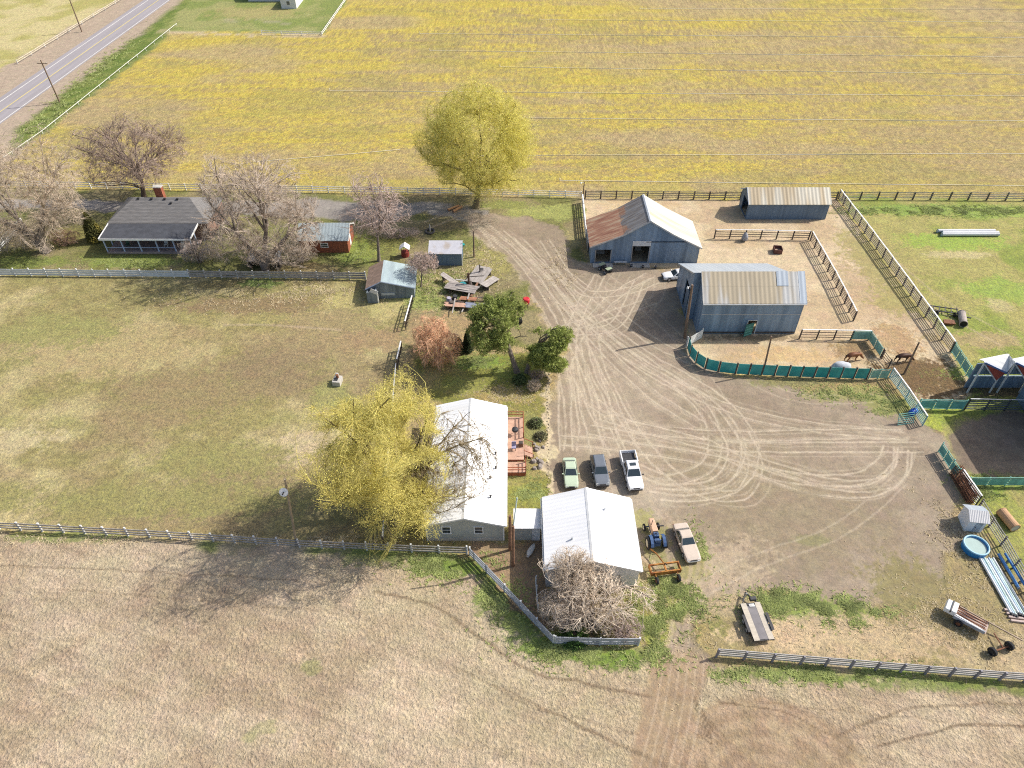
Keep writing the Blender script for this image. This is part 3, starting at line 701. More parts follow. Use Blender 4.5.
mb = MB(); mb.box((-.65, -.75, .06), (2.9, 1.1, .12)); mb.build("door_apron", concrete, b)
for x in (-7.47, -5.13, -1.98, .63):
    mb = MB(); hgt = 2.4 if x < -3 else 3.05; mb.box((x, -.05, hgt / 2), (.12, .08, hgt)); mb.build("door_jamb", wood_grey, b)
for c, sx in (((20.1 - 6.4, 95.2), 1.3), ((20.1 - .4, 96.2), 1.0)):
    t = thing("storage_crate", "pale crate standing inside the %s doorway of the barn" % ("small left" if sx > 1.2 else "tall middle"), "crate", (c[0], c[1], 0))
    mb = MB(); mb.box((0, 0, .45), (sx, .8, .9)); mb.build("crate_body", wood_grey, t, bevel=.02); mb = MB(); mb.box((0, 0, .93), (sx + .08, .88, .06)); mb.build("lid", rust, t)
t = thing("wooden_bench", "long pale bench against the barn front between its doorways", "bench", (20.1 - 3.6, 91.85, 0))
mb = MB(); mb.box((0, 0, .5), (1.9, .36, .06)); mb.build("seat", old_white, t)
for s in (-.8, .8): mb = MB(); mb.box((s, 0, .235), (.08, .32, .47)); mb.build("leg", wood_grey, t)
for k, (dx, n) in enumerate(((-2.0, 'tin'), (-.3, 'iron'), (1.6, 'small'))):
    t = thing("feed_bucket", "dark %s bucket on the ground before the barn wall" % n, "bucket", (20.1 + dx, 91.2 - .2 * k, 0))
    mb = MB(); mb.tube([(0, 0, 0), (0, 0, .4)], [.16, .22], 12); mb.build("bucket_body", metal_dark, t); mb = MB(); mb.ring((0, 0, .4), (0, 0, 1), .22, .02, 14, 5); mb.build("rim", metal_grey, t)

# --- long open-ended shed at the back of the corral
b = thing("cattle_shed", "long low dark blue shed with tan tin roof at the back of the corral", "shed", (0, 0, 0), R(90))
b.location = (38.9, 105.4, 0)
pr = [(0, 3.0), (2.3, 4.55), (4.9, 3.0)]
gable(b, pr, -13.2, 0, tin_dark, [(0, 1, roof_tan, 1, 0), (1, 2, roof_pale, 0, 1)], {'back': [(.6, 3.6, .05, 2.7)]}, rake=.2)
trim_rake(b, [(-.25, 2.83), (2.3, 4.55), (5.2, 2.82)], .22, blue_trim, .16)

# --- barn with the tall front wall; its back half is set further to the left
b = thing("hay_barn", "tall grey tin barn with streaky roof behind the teal windbreak", "barn", (24.95, 75.0, 0), R(90))
pf = [(0, 5.3), (3.2, 7.7)]
mb = MB()
wall_run(mb, (0, 0, 0), (0, -1, 0), (1, 0, 0), [(0, 5.3), (13.15, 5.3)], [(6.45, 7.65, .1, 2.3)])
wall_run(mb, (0, 0, 0), (1, 0, 0), (0, -1, 0), [(.15, 5.3 + .36 * .3), (3.2, 7.68)], [])
wall_run(mb, (0, -13.15, 0), (1, 0, 0), (0, 1, 0), [(.15, 5.3 + .36 * .3), (3.2, 7.68)], [])
mb.build("wall", tin_wall, b)
mb = MB()
pb = [(3.22, 7.6), (11.0, 3.9)]
wall_run(mb, (0, .95, 0), (1, 0, 0), (0, -1, 0), pb, [(3.8, 6.6, .1, 4.6)])
wall_run(mb, (0, -11.4, 0), (1, 0, 0), (0, 1, 0), pb, [])
wall_run(mb, (11.0, 0, 0), (0, 1, 0), (-1, 0, 0), [(-11.25, 3.9), (.8, 3.9)], [])
wall_run(mb, (3.22, 0, 0), (0, 1, 0), (1, 0, 0), [(.02, 7.55), (.8, 7.55)], [])
mb.build("wall", tin_wall, b)
mb = MB(); roof_slab(mb, [(0, 5.3), (1.75, 6.61)], -13.3, .15, (.3, 0)); mb.build("roof", roof_streak, b)
mb = MB(); roof_slab(mb, [(1.75, 6.62), (3.2, 7.7)], -13.3, .15, (0.12, .08)); mb.build("roof", roof_streak, b)
mb = MB(); roof_slab(mb, [(0, 5.33), (3.2, 7.73)], -13.37, -12.45, (.32, .09)); mb.build("roof", roof_clean, b)
mb = MB(); roof_slab(mb, [(1.75, 6.66), (3.2, 7.75)], -11.1, -9.6, (.1, .08), lift=.02); mb.build("roof", roof_clean, b)
mb = MB(); roof_slab(mb, [(3.22, 7.6), (11.0, 3.9)], -11.6, 1.2, (.05, .35)); mb.build("roof", roof_clean, b)
for a, c in (((0, .16, 5.32), (3.2, .16, 7.72)), ((3.2, 1.22, 7.6), (11.2, 1.22, 3.82))):
    mb = MB(); mb.beam(a, c, .04, .2); mb.build("bargeboard", metal_grey, b)
d = MB(); d.box((-.5, -6.65, 1.1), (.06, 1.3, 2.0), R(24)); dd = d.build("stall_door", M("green_gate_paint", (.06, .2, .16), var=.2), b)
for z in (.35, .8, 1.25, 1.7):
    d = MB(); d.box((-.55, -6.65, z), (.04, 1.28, .06), R(24)); d.build("door_bar", green_pipe, dd)
mb = MB(); mb.beam((-.05, -6.4, 2.35), (-.05, -7.7, 2.35), .06, .12); mb.build("door_frame", old_white, b)
for y in (-6.4, -7.7): mb = MB(); mb.box((-.05, y, 1.2), (.06, .1, 2.2)); mb.build("door_frame", old_white, b)
d = MB(); d.box((4.6, 1.02, 2.2), (1.5, .06, 4.2)); d.build("sliding_door", tin_dark, b)

for y0_, y1_, z in ((-.05, -13.1, 3.3), (-.05, -13.1, .25)): mb = MB(); mb.beam((-.02, y0_, z), (-.02, y1_, z), .04, .06 if z > 1 else .3); mb.build("wall_seam" if z > 1 else "base_board", metal_grey if z > 1 else wood_dark, b)
mb = MB(); mb.beam((-.36, .15, 5.1), (-.36, -13.3, 5.1), .1, .1); mb.build("gutter", metal_grey, b)

# --- white-roofed house
b = thing("house", "long white-roofed single-storey house with pale green siding beside the yellow willow", "house", (-4.75, 41.75, 0))
pr = [(-3.75, 2.75), (0.1, 3.85), (3.95, 2.7)]
gable(b, pr, .1, 16.4, siding, [(0, 1, roof_white, 1, 0), (1, 2, roof_white, 0, 1)], rake=.25, ov=.22, ridge_cap=white_paint)
trim_rake(b, [(-3.95, 2.66), (0.1, 3.83), (4.15, 2.61)], -.16, old_white, .2)
window(b, (-1.75, .1, 1.75), .85, 1.1); window(b, (1.45, .1, 1.75), .85, 1.1)
for x, y in ((-3.72, .07), (3.92, .07)): mb = MB(); mb.box((x, y, 1.36), (.14, .1, 2.7)); mb.build("corner_trim", white_paint, b)
mb = MB(); mb.box((.1, .06, .2), (7.8, .06, .4)); mb.build("skirting", concrete, b)
for y, w in ((3.5, 1.4), (9.8, 1.8), (13.4, 1.0)): window(b, (3.95, y, 1.7), w, 1.1, 'y', out=1)
mb = MB(); mb.box((3.99, 6.9, 1.1), (.07, .95, 2.1)); d = mb.build("door", white_paint, b); mb = MB(); mb.box((4.05, 7.25, 1.05), (.06, .06, .12)); mb.build("handle", metal_dark, d)
for x, y in ((2.5, 5.4), (3.05, 6.9), (3.0, 8.9), (2.6, 3.0)):
    z = interp(pr, x) + .05; mb = MB(); mb.tube([(x, y, z), (x, y, z + .32)], .08, 8); v = mb.build("roof_vent", metal_dark, b); mb = MB(); mb.tube([(x, y, z + .32), (x, y, z + .4)], [.14, .05], 8); mb.build("vent_cap", metal_dark, v)

for x, z in ((-4.02, 2.62), (4.22, 2.55)): mb = MB(); mb.beam((x, -.1, z), (x, 16.6, z), .12, .1); mb.build("gutter", old_white, b)
for k in range(1, 4):
    for sx, xe in ((-1, -3.95), (1, 4.15)):
        y = k * 4.1; xa = .35 * sx; mb = MB(); mb.beam((xa, y, interp(pr, xa) + .085), (xe * .98, y, interp(pr, max(min(xe * .98, 3.95), -3.75)) + .06), .05, .02); mb.build("roof_lap", metal_grey, b)

# --- breezeway between the house and the garage
b = thing("breezeway", "small white-roofed breezeway joining the long house and the white garage", "shed", (1.5, 42.7, 0), R(90))
gable(b, [(-.85, 2.2), (.95, 2.45)], -1.3, 1.25, siding, [(0, 1, roof_white, 1, 1)], rake=.1, ov=.2)
mb = MB(); mb.box((-.9, -.9, 1.0), (.06, .8, 1.9)); d = mb.build("door", old_white, b); mb = MB(); mb.box((-.95, -.6, 1.0), (.06, .06, .14)); mb.build("handle", metal_dark, d)

# --- white garage
b = thing("garage", "wide white metal garage with bare shrubs climbing before its gable", "garage", (7.45, 36.6, 0))
pr = [(-4.25, 3.05), (-.05, 4.5), (4.35, 2.9)]
gable(b, pr, 0, 8.1, white_siding, [(0, 1, roof_white, 1, 0), (1, 2, roof_white, 0, 1)], rake=.2, ov=.2, ridge_cap=white_paint, holes={'back': [(-2.6, 2.6, .05, 2.6)]})
trim_rake(b, [(-4.45, 2.96), (-.05, 4.48), (4.55, 2.81)], -.22, old_white, .18)
mb = MB(); mb.box((0, 8.02, 1.32), (5.15, .05, 2.5)); d = mb.build("garage_door", white_paint, b)
for k in range(1, 4): mb = MB(); mb.box((0, 8.06, .05 + k * .64), (5.1, .03, .04)); mb.build("door_seam", metal_grey, d)
window(b, (-4.25, 4.2, 1.7), 1.0, .9, 'y', out=-1); window(b, (4.35, 3.0, 1.7), 1.0, .9, 'y', out=1)

for x, z in ((-4.52, 2.88), (4.62, 2.74)): mb = MB(); mb.beam((x, -.15, z), (x, 8.25, z), .12, .1); mb.build("gutter", old_white, b)
for x, y in ((1.6, 6.0), (-1.8, 2.6)): z = interp(pr, x) + .05; mb = MB(); mb.tube([(x, y, z), (x, y, z + .3)], .1, 8); mb.build("roof_vent", metal_grey, b)

# --- farmhouse with the long porch
b = thing("farmhouse", "charcoal hip-roofed farmhouse with a long blue-white porch and brick chimney", "house", (-56.2, 94.7, 0))
xl, xr, yf, yb, ze, zr = -7.2, 8.6, 3.9, 12.4, 3.05, 5.25
mb = MB(); wall_run(mb, (0, yf + .35, 0), (1, 0, 0), (0, 1, 0), [(xl + .4, ze), (xr - .4, ze)], [(-4.6, -3.4, .9, 2.2), (-1.2, -.2, .05, 2.1), (1.6, 3.2, .9, 2.2)])
wall_run(mb, (0, yb - .35, 0), (1, 0, 0), (0, -1, 0), [(xl + .4, ze), (xr - .4, ze)], [])
for x, w in ((xl + .4, 1), (xr - .4, -1)): wall_run(mb, (x, 0, 0), (0, 1, 0), (w, 0, 0), [(yf + .5, ze), (yb - .5, ze)], [])
mb.build("wall", M("porch_brick_wall", (.24, .15, .12), var=.25, scale=3), b)
for x, w in ((-4.0, 1.2), (2.4, 1.6)): window(b, (x, yf + .35, 1.55), w, 1.25)
mb = MB(); mb.box((-.7, yf + .4, 1.08), (.94, .06, 2.04)); d = mb.build("door", old_white, b); mb = MB(); mb.box((-.4, yf + .35, 1.05), (.06, .06, .14)); mb.build("handle", metal_dark, d)
rx0, rx1, ym_ = xl + 3.4, xr - 3.6, (yf + yb) / 2
A = [(xl, yf, ze), (xr, yf, ze), (xr, yb, ze), (xl, yb, ze), (rx0, ym_, zr), (rx1, ym_, zr)]
lo = [(x, y, z + .005) for x, y, z in A]; hi = [(x, y, z + .12) for x, y, z in A]
mb = MB(); mb.add(lo + hi, [(6, 7, 11, 10), (7, 8, 11), (8, 9, 10, 11), (9, 6, 10), (1, 0, 4, 5), (2, 1, 5), (3, 2, 5, 4), (0, 3, 4), (0, 1, 7, 6), (1, 2, 8, 7), (2, 3, 9, 8), (3, 0, 6, 9)])
rf = mb.build("roof", M("charcoal_shingle_roof", (0.175, 0.168, 0.165), rough=.95, var=.2, scale=1.6, stretch=(.6, 2.5, 2.5), bump=.35, ribs=('Z', .12, .7)), b)
mb = MB(); mb.box((.1, ym_ + .9, 5.3), (1.2, .8, 2.9)); ch = mb.build("chimney", brick, rf); mb = MB(); mb.box((.1, ym_ + .9, 6.8), (1.35, .95, .14)); mb.build("chimney_cap", concrete, ch)
for x, dy in ((-3.0, -.25), (-.9, -.3), (1.2, -.3), (3.2, -.35), (2.3, -1.0)):
    z = zr - abs(dy) * .52 + .12; mb = MB(); mb.box((x, ym_ + dy, z + .1), (.3, .3, .22)); mb.build("roof_vent", metal_dark, rf)
# porch
mb = MB(); roof_slab(mb, [(0, 2.62), (3.95, 3.02)], 0, 0, (0, 0)); mb = MB()
mb.hexa([(-6.9, 0, 2.62), (7.0, -.1, 2.62), (7.0, 3.95, 2.98), (-6.9, 3.95, 2.98)], [(-6.9, 0, 2.74), (7.0, -.1, 2.74), (7.0, 3.95, 3.12), (-6.9, 3.95, 3.12)])
pr_ = mb.build("porch_roof", shingle_black, b)
mb = MB(); mb.beam((-6.98, -.06, 2.66), (7.08, -.16, 2.66), .08, .3); mb.build("fascia", white_paint, pr_)
for x in (-6.96, 7.06): mb = MB(); mb.beam((x, 0, 2.72), (x, 3.9, 3.08), .1, .26); mb.build("fascia", white_paint, pr_)
mb = MB(); mb.hexa([(-6.7, .25, 0), (6.8, .15, 0), (6.8, 4.24, 0), (-6.7, 4.24, 0)], [(-6.7, .25, .3), (6.8, .15, .3), (6.8, 4.24, .3), (-6.7, 4.24, .3)]); mb.build("porch_floor", M("porch_boards", (.34, .27, .25), var=.2, scale=2), b)
for i in range(6):
    x = -6.6 + i * 2.66; mb = MB(); mb.box((x, .4, 1.46), (.17, .17, 2.32)); mb.build("porch_post", blue_trim, b)
for x in (-6.6, 6.7): mb = MB(); mb.box((x, 2.3, 1.46), (.16, .16, 2.4)); mb.build("porch_post", blue_trim, b)
mb = MB(); mb.beam((-6.6, .4, 1.0), (4.0, .35, 1.0), .06, .08); mb.build("porch_rail", blue_trim, b)
for x, y, l in ((-4.0, 96.5, "green patio chair under the left half of the farmhouse porch"), (2.0, 96.6, "wicker patio chair beside the middle porch posts"), (4.9, 96.0, "pale patio chair at the right end of the farmhouse porch")):
    t = thing("patio_chair", l, "chair", (-56.2 + x, y, .3)); cm_ = M("patio_green", (.06, .12, .09)) if x < 0 else old_white
    mb = MB(); mb.box((0, 0, .42), (.55, .5, .07)); mb.build("seat", cm_, t); mb = MB(); mb.box((0, .24, .75), (.55, .07, .6)); mb.build("backrest", cm_, t)
    for a in (-.23, .23):
        for c in (-.2, .2): mb = MB(); mb.box((a, c, .19), (.05, .05, .38)); mb.build("leg", cm_, t)

# --- brick outbuilding
b = thing("brick_shed", "small red brick shed with a plain grey metal roof", "shed", (-25.4, 95.2, 0), R(90))
gable(b, [(0, 2.3), (2.5, 3.7), (5.0, 2.3)], 0, 7.4, brick, [(0, 1, M("blue_grey_metal_roof", lit(176, 190, 196), rough=.45, var=.06, ribs=('Y', .5, .5)), 1, 0), (1, 2, roof_clean, 0, 1)], rake=.25, ov=.25, holes={'front': [(1.8, 2.8, .05, 2.0)]})
trim_rake(b, [(-.2, 2.2), (2.5, 3.68), (5.2, 2.2)], -.27, white_paint, .2)
mb = MB(); mb.box((2.3, .06, 1.03), (.94, .06, 1.94)); d = mb.build("door", white_paint, b); mb = MB(); mb.box((2.62, .0, 1.0), (.06, .06, .14)); mb.build("handle", metal_dark, d)
window(b, (0, 3.6, 1.35), 1.1, .7, 'y', out=-1)

# --- slate-blue shed with the two-tone roof
b = thing("tool_shed", "slate-blue board shed, one roof slope brown and the other bare metal", "shed", (-17.9, 82.7, 0), R(3))
pr = [(-2.6, 1.95), (-.5, 3.05), (4.0, 1.85)]
gable(b, pr, .4, 5.4, shed_wood, [(0, 1, M("brown_shingles", lit(168, 142, 124), rough=.9, var=.22, scale=2, bump=.3), 1, 0), (1, 2, M("weathered_tin", lit(186, 204, 208), rough=.45, var=.14, scale=1, stretch=(1.5, .3, 1), col2=lit(160, 176, 184), metal=.15), 0, 1)], rake=.25, ov=.25)
trim_rake(b, [(-2.8, 1.85), (-.5, 3.03), (4.2, 1.75)], .13, blue_trim, .14)
mb = MB(); wall_run(mb, (-2.6, -.6, 0), (1, 0, 0), (0, 1, 0), [(0, 1.75), (1.4, 2.15)], []); wall_run(mb, (-2.6, 0, 0), (0, 1, 0), (1, 0, 0), [(-.45, 1.75), (.39, 1.75)], []); wall_run(mb, (-1.2, 0, 0), (0, 1, 0), (-1, 0, 0), [(-.45, 2.1), (.39, 2.1)], []); mb.build("closet", shed_wood, b)
mb = MB(); mb.box((-1.1, -.62, .95), (.16, .16, 1.9)); mb.build("door_post", white_paint, b)
mb = MB(); mb.beam((-2.0, -.66, 2.25), (-1.05, -.66, 1.75), .06, .6); mb.build("awning", old_white, b)
mb = MB(); mb.box((.25, .36, .8), (1.9, .05, .42)); mb.build("shutter", M("pale_blue_board", (.45, .5, .54), var=.1), b)
# --- small shed by the drive
b = thing("garden_shed", "small dark blue shed with pale roof behind the pink bare sapling", "shed", (-7.6, 91.6, 0), R(90))
gable(b, [(0, 2.15), (2.4, 2.85), (3.4, 2.2)], 0, 4.9, tin_dark, [(0, 1, M("pale_grey_roof", lit(204, 204, 212), rough=.6, var=.08, col2=lit(186, 176, 168), mixpos=(.5, .66)), 1, 0), (1, 2, roof_clean, 0, 1)], rake=.1, ov=.2)
for y in (-.04,): mb = MB(); mb.box((.02, y, 1.08), (.12, .1, 2.15)); mb.build("corner_trim", white_paint, b)
t = thing("wheelbarrow", "teal wheelbarrow tipped behind the pale-roofed garden shed", "wheelbarrow", (-8.0, 96.6, 0), R(40))
mb = MB(); mb.hexa([(-.25, -.4, .35), (.25, -.4, .35), (.25, .3, .35), (-.25, .3, .35)], [(-.42, -.6, .75), (.42, -.6, .75), (.42, .5, .75), (-.42, .5, .75)]); mb.build("tray", teal_paint, t)
mb = MB(); mb.wheel((0, .7, .2), (1, 0, 0), .2, .1); mb.build("wheel", rubber, t)
for s in (-.28, .28): mb = MB(); mb.beam((s, -1.0, .6), (s * .4, .7, .25), .05, .05); mb.build("handle", wood_grey, t)
# --- low lean-to roof under the big bare tree
b = thing("lean_to", "low lean-to with grey sheet roof under the big bare tree", "shed", (-35.0, 90.6, 0), R(90))
gable(b, [(0, 1.5), (1.9, 1.9)], 0, 4.6, wood_dark, [(0, 1, M("grey_sheet", lit(188, 192, 198), var=.15, col2=lit(120, 120, 122), mixpos=(.5, .6)), 1, 1)], rake=.15, ov=.2, skip=('left',))
# --- wishing well
t = thing("wishing_well", "tiny red wishing well with a white roof on the lawn", "well", (-16.5, 94.3, 0))
mb = MB(); mb.tube([(0, 0, 0), (0, 0, .8)], .62, 12); mb.build("well_body", M("red_planks", (.22, .04, .03), var=.3), t)
for s in (-.55, .55): mb = MB(); mb.box((s, 0, 1.1), (.09, .09, 1.2)); mb.build("post", wood_dark, t)
mb = MB(); roof_slab(mb, [(-.75, 1.45), (0, 2.0), (.75, 1.45)], -.65, .65, (.05, .05)); mb.build("roof", white_paint, t)
# --- little white shed by the pool
b = thing("pump_house", "little white pump house beside the round blue pool", "shed", (45.95, 43.0, 0), R(90 - 8))
b.scale = (.88, .82, .95)
gable(b, [(0, 1.85), (1.05, 2.35), (2.1, 1.85)], -2.0, .0, M("white_planks", (.76, .78, .80), var=.08, ribs=('DIAGONAL', .25, .5)), [(0, 1, M("pale_corrugated", lit(216, 216, 218), var=.06, ribs=('Y', .2, .7)), 1, 0), (1, 2, roof_clean, 0, 1)], rake=.2, ov=.25)
mb = MB(); mb.box((-.04, -1.25, .85), (.06, .75, 1.6)); d = mb.build("door", M("grey_door", (.35, .4, .45)), b); mb = MB(); mb.box((-.09, -.98, .85), (.05, .05, .12)); mb.build("handle", metal_dark, d)

# --- saw-toothed stock shelter at the right edge, with its tall wing behind
b = thing("stock_shelter", "red and white saw-tooth roofed stock shelter behind the dark panels", "shelter", (55.9, 63.4, 0))
red = M("barn_red_boards", (.40, .085, .06), rough=.85, var=.3, scale=2, stretch=(2, 1, .3))
for k in range(4):
    x = k * 3.65
    A, V, B = (x, 0, 4.95), (x + 3.3, -.05, 3.35), (x + 3.65, 1.5, 5.0); A0 = (x, .25, 5.0); dn = lambda p: (p[0], p[1], p[2] - .08)
    mb = MB(); mb.hexa([dn(A), dn(V), dn(B), dn(A0)], [A, V, B, A0]); mb.build("roof", roof_white, b)
    C, D = (x + 3.65, 1.9, 4.7), (x, 1.0, 4.6); e = lambda p: (p[0], p[1] + .02, p[2])
    mb = MB(); mb.hexa([dn(e(A0)), dn(e(B)), dn(C), dn(D)], [e(A0), e(B), C, D]); mb.build("roof", roof_white, b)
    N2 = (x + 3.65, 0, 4.95); mb = MB(); mb.hexa([(V[0] + .02, V[1] + .06, V[2]), (N2[0] - .03, .06, N2[2] - .06), (B[0] - .03, B[1], B[2] - .08)], [(V[0] + .06, V[1] + .06, V[2]), (N2[0] - .01, .06, N2[2] - .06), (B[0] - .01, B[1], B[2] - .08)]); mb.build("valley_board", old_white, b)
    mb = MB(); mb.beam((x, -.04, 4.93), (x + 3.3, -.04, 3.33), .06, .2); mb.build("fascia", M("blue_board", (.12, .2, .42)), b)
    mb = MB(); mb.hexa([(x + .35, .02, 4.6), (x + 2.7, .02, 2.0), (x + 2.7, .09, 2.0), (x + .35, .09, 4.6)], [(x + .36, .02, 4.68), (x + 3.2, .02, 3.28), (x + 3.2, .09, 3.28), (x + .36, .09, 4.68)]); mb.build("gable_panel", red, b)
    mb = MB(); mb.box((x + .06, 0.06, 2.44), (.16, .16, 4.88)); mb.build("corner_post", old_white, b)
    mb = MB(); mb.beam((x + .2, .0, 4.55), (x + 2.75, .0, 1.9), .1, .14); mb.build("brace", old_white, b)
    mb = MB(); mb.box((x + 2.8, 0.06, 1.0), (.14, .14, 2.0)); mb.build("corner_post", old_white, b)
    mb = MB(); wall_run(mb, (x + .1, .95, 0), (1, 0, 0), (0, 1, 0), [(0, 3.9), (3.4, 3.9)], [(.3, 3.0, 1.9, 2.2)]); mb.build("wall", tin_wall, b)
    if k == 9: mb = MB(); wall_run(mb, (x + .0, .2, 0), (0, 1, 0), (1, 0, 0), [(0, 4.85), (1.7, 4.0)], [], th=.1); mb.build("wall", M("blue_slat_wall", (.10, .17, .27), var=.3, scale=1, stretch=(.3, .3, 6)), b)
b = thing("tall_hay_shed", "tall metal hay shed off the right edge casting the wide yard shadow", "shed", (63.2, 57.5, 0))
gable(b, [(-1.8, 9.4), (1.6, 10.6), (5.5, 9.4)], -4.6, 4.9, tin_wall, [(0, 1, roof_clean, 1, 0), (1, 2, roof_clean, 0, 1)])
# --- far farmyard sheds at the top edge
b = thing("far_barn", "far blue-roofed barn cut by the top edge of the picture", "barn", (-72.0, 238.0, 0), R(90))
gable(b, [(-4, 3.0), (0, 4.6), (4, 3.0)], -8.5, 7, white_siding, [(0, 1, M("sky_blue_roof", (.42, .55, .68), var=.05), 1, 0), (1, 2, roof_clean, 0, 1)])
b = thing("far_shed", "small white far shed with grey roof right of the blue-roofed barn", "shed", (-65.0, 226.5, 0))
gable(b, [(-2.2, 2.6), (0, 3.8), (2.2, 2.6)], 0, 12, white_siding, [(0, 1, M("lilac_grey_roof", (.45, .47, .58), var=.05), 1, 0), (1, 2, roof_white, 0, 1)])
window(b, (0, 0, 1.5), 1.0, 1.0)

# --- timber deck with steps along the house
t = thing("deck", "weathered red timber deck with steps along the white-roofed house", "deck", (-.65, 50.3, 0))
decking = M("faded_red_decking", lit(208, 168, 146), var=.2, scale=2, ribs=('Y', .15, .5)); redwood = M("red_cedar", lit(158, 88, 62), var=.25, scale=2)
mb = MB(); mb.box((1.0, 4.9, .72), (1.95, 6.6, .1)); mb.build("deck_floor", decking, t)
mb = MB(); mb.box((1.1, .75, .45), (2.15, 1.5, .1)); mb.build("deck_floor", decking, t)
mb = MB(); mb.box((1.1, -.05, .22), (2.1, .06, .44)); mb.build("deck_skirt", redwood, t)
mb = MB(); mb.box((1.0, 1.62, .56), (1.9, .06, .2)); mb.build("deck_skirt", redwood, t)
for x, y in ((.15, 8.15), (1.95, 8.15), (1.95, 6.5), (1.95, 4.9), (2.15, .05), (.1, .05), (2.15, 1.45)):
    mb = MB(); mb.box((x, y, .85), (.1, .1, 1.7 if y > 2 else 1.3)); mb.build("rail_post", redwood, t)
for a, c in (((.15, 8.15), (1.95, 8.15)), ((1.95, 8.15), (1.95, 4.9)), ((.1, .05), (2.15, .05)), ((2.15, .05), (2.15, 1.45))):
    zt = 1.66 if a[1] > 2 else 1.26
    for z in (zt, zt - .4): mb = MB(); mb.beam((*a, z), (*c, z), .09, .06); mb.build("rail", redwood, t)
for k in range(3):
    mb = MB(); mb.box((2.2 + k * .3, 3.2, .55 - k * .18), (.32, 1.6, .07)); mb.build("step", decking, t)
for y in (2.3, 4.1): mb = MB(); mb.beam((1.95, y, 1.5), (3.0, y, .9), .06, .06); mb.build("rail", redwood, t); mb = MB(); mb.box((3.0, y, .46), (.09, .09, .92)); mb.build("rail_post", redwood, t)
for i, (x, y, l) in enumerate(((.35, 55.7, "dark round barbecue on the far end of the timber deck"),)):
    q = thing("barbecue", l, "barbecue", (x, y, .77))
    mb = MB(); mb.tube([(0, 0, .55), (0, 0, .7), (0, 0, .95), (0, 0, 1.02)], [.2, .38, .34, .1], 14); mb.build("barbecue_body", metal_dark, q)
    for a in range(3): mb = MB(); mb.beam((.15 * math.cos(a * 2.1), .15 * math.sin(a * 2.1), .6), (.3 * math.cos(a * 2.1), .3 * math.sin(a * 2.1), .0), .04, .04); mb.build("leg", metal_grey, q)
for i, (x, y, m_, l) in enumerate(((1.0, 54.0, wood_brown, "brown planter box on the deck nearest its inner rail"), (.2, 53.4, M("lavender_cushion", (.3, .28, .42)), "lavender cushioned chair on the timber deck"))):
    q = thing("planter" if i == 0 else "deck_chair", l, "planter" if i == 0 else "chair", (x, y, .77))
    mb = MB(); mb.box((0, 0, .25 if i == 0 else .42), (.5, .5, .5 if i == 0 else .1)); mb.build("planter_box" if i == 0 else "seat", m_, q)
    if i == 0:
        mb = MB(); mb.box((0, 0, .51), (.42, .42, .05)); mb.build("soil", wood_dark, q)
    else:
        mb = MB(); mb.box((0, .22, .75), (.5, .08, .6)); mb.build("backrest", m_, q)
        for a in (-.2, .2):
            for c in (-.2, .2): mb = MB(); mb.box((a, c, .18), (.05, .05, .36)); mb.build("leg", metal_dark, q)
# ------------------------------------------------------------------ fences
def resample(pts, step):
    out = [pts[0].copy()]
    for a, b in zip(pts[:-1], pts[1:]):
        n = max(1, round((b - a).length / step))
        for k in range(1, n + 1): out.append(a.lerp(b, k / n))
    return out
def fence(label, pts, h, step, post, rails, pm, rm, rail_d=(.04, .14), cat="fence", name="fence", group=None, panel=None, top=None, seed=0, side=.07, post_h=None, px=True):
    rg = random.Random(seed)
    pts = PP(pts) if px else [Vector((a, b, 0)) for a, b in pts]
    root = thing(name, label, cat, pts[0], 0, group)
    sp = resample(pts, step)
    for p in sp:
        mb = MB(); hh = (post_h or h) + rg.uniform(-.05, .05); q = Vector((rg.uniform(-.04, .04), rg.uniform(-.04, .04), 0))
        mb.beam(p, p + q + Vector((0, 0, hh)), post, post); mb.build("post", pm, root, world=True)
    def run(z, w, d, mat, nm, off):
        mb = MB()
        for a, b in zip(sp[:-1], sp[1:]):
            dd = (b - a).normalized(); n = Vector((dd.y, -dd.x, 0)) * off; j = rg.uniform(-.03, .03); e = dd * .004
            mb.beam(a + n + e + Vector((0, 0, z + j)), b + n - e + Vector((0, 0, z + rg.uniform(-.03, .03))), w, d)
        mb.build(nm, mat, root, world=True)
    for z in rails: run(z, rail_d[0], rail_d[1], rm, "rail", side)
    if top: run(h + .02, top[0], top[1], top[2], "top_rail", 0)
    if panel:
        z0, z1, mat = panel
        for a, b in zip(sp[:-1], sp[1:]):
            dd = (b - a).normalized(); n = Vector((dd.y, -dd.x, 0)) * .1; mb = MB()
            mb.beam(a + n + dd * .12 + Vector((0, 0, (z0 + z1) / 2)), b + n - dd * .12 + Vector((0, 0, (z0 + z1) / 2)), .03, z1 - z0); mb.build("panel", mat, root, world=True)
    return root
fence("white three-rail fence along the drive at the flower field's edge", [(-40, 186), (60, 188), (250, 191.5), (440, 194.5), (581, 198)], 1.3, 2.9, .13, (.4, .8, 1.18), white_paint, white_paint, (.05, .13))
fence("dark post and board fence behind the corral and cattle shed", [(585, 198.5), (740, 199.5), (836, 199.5)], 1.5, 2.7, .2, (.4, .75, 1.1, 1.4), wood_dark, M("grey_green_boards", (.22, .21, .17), var=.3), (.05, .13))
fence("dark posted fence between the green meadow and the flower field", [(842, 199.5), (930, 199.8), (1024, 200.5), (1300, 202)], 1.5, 3.0, .2, (.4, .75, 1.1, 1.4), wood_dark, M("pale_grey_boards", (.33, .32, .28), var=.3), (.05, .12))
fence("white board fence in front of the farmhouse lawn", [(-60, 275), (0, 275.5), (190, 277.5)], 1.35, 2.35, .14, (.3, .68, 1.06), white_paint, M("blue_white_boards", (.60, .64, .66), var=.12), (.04, .3))
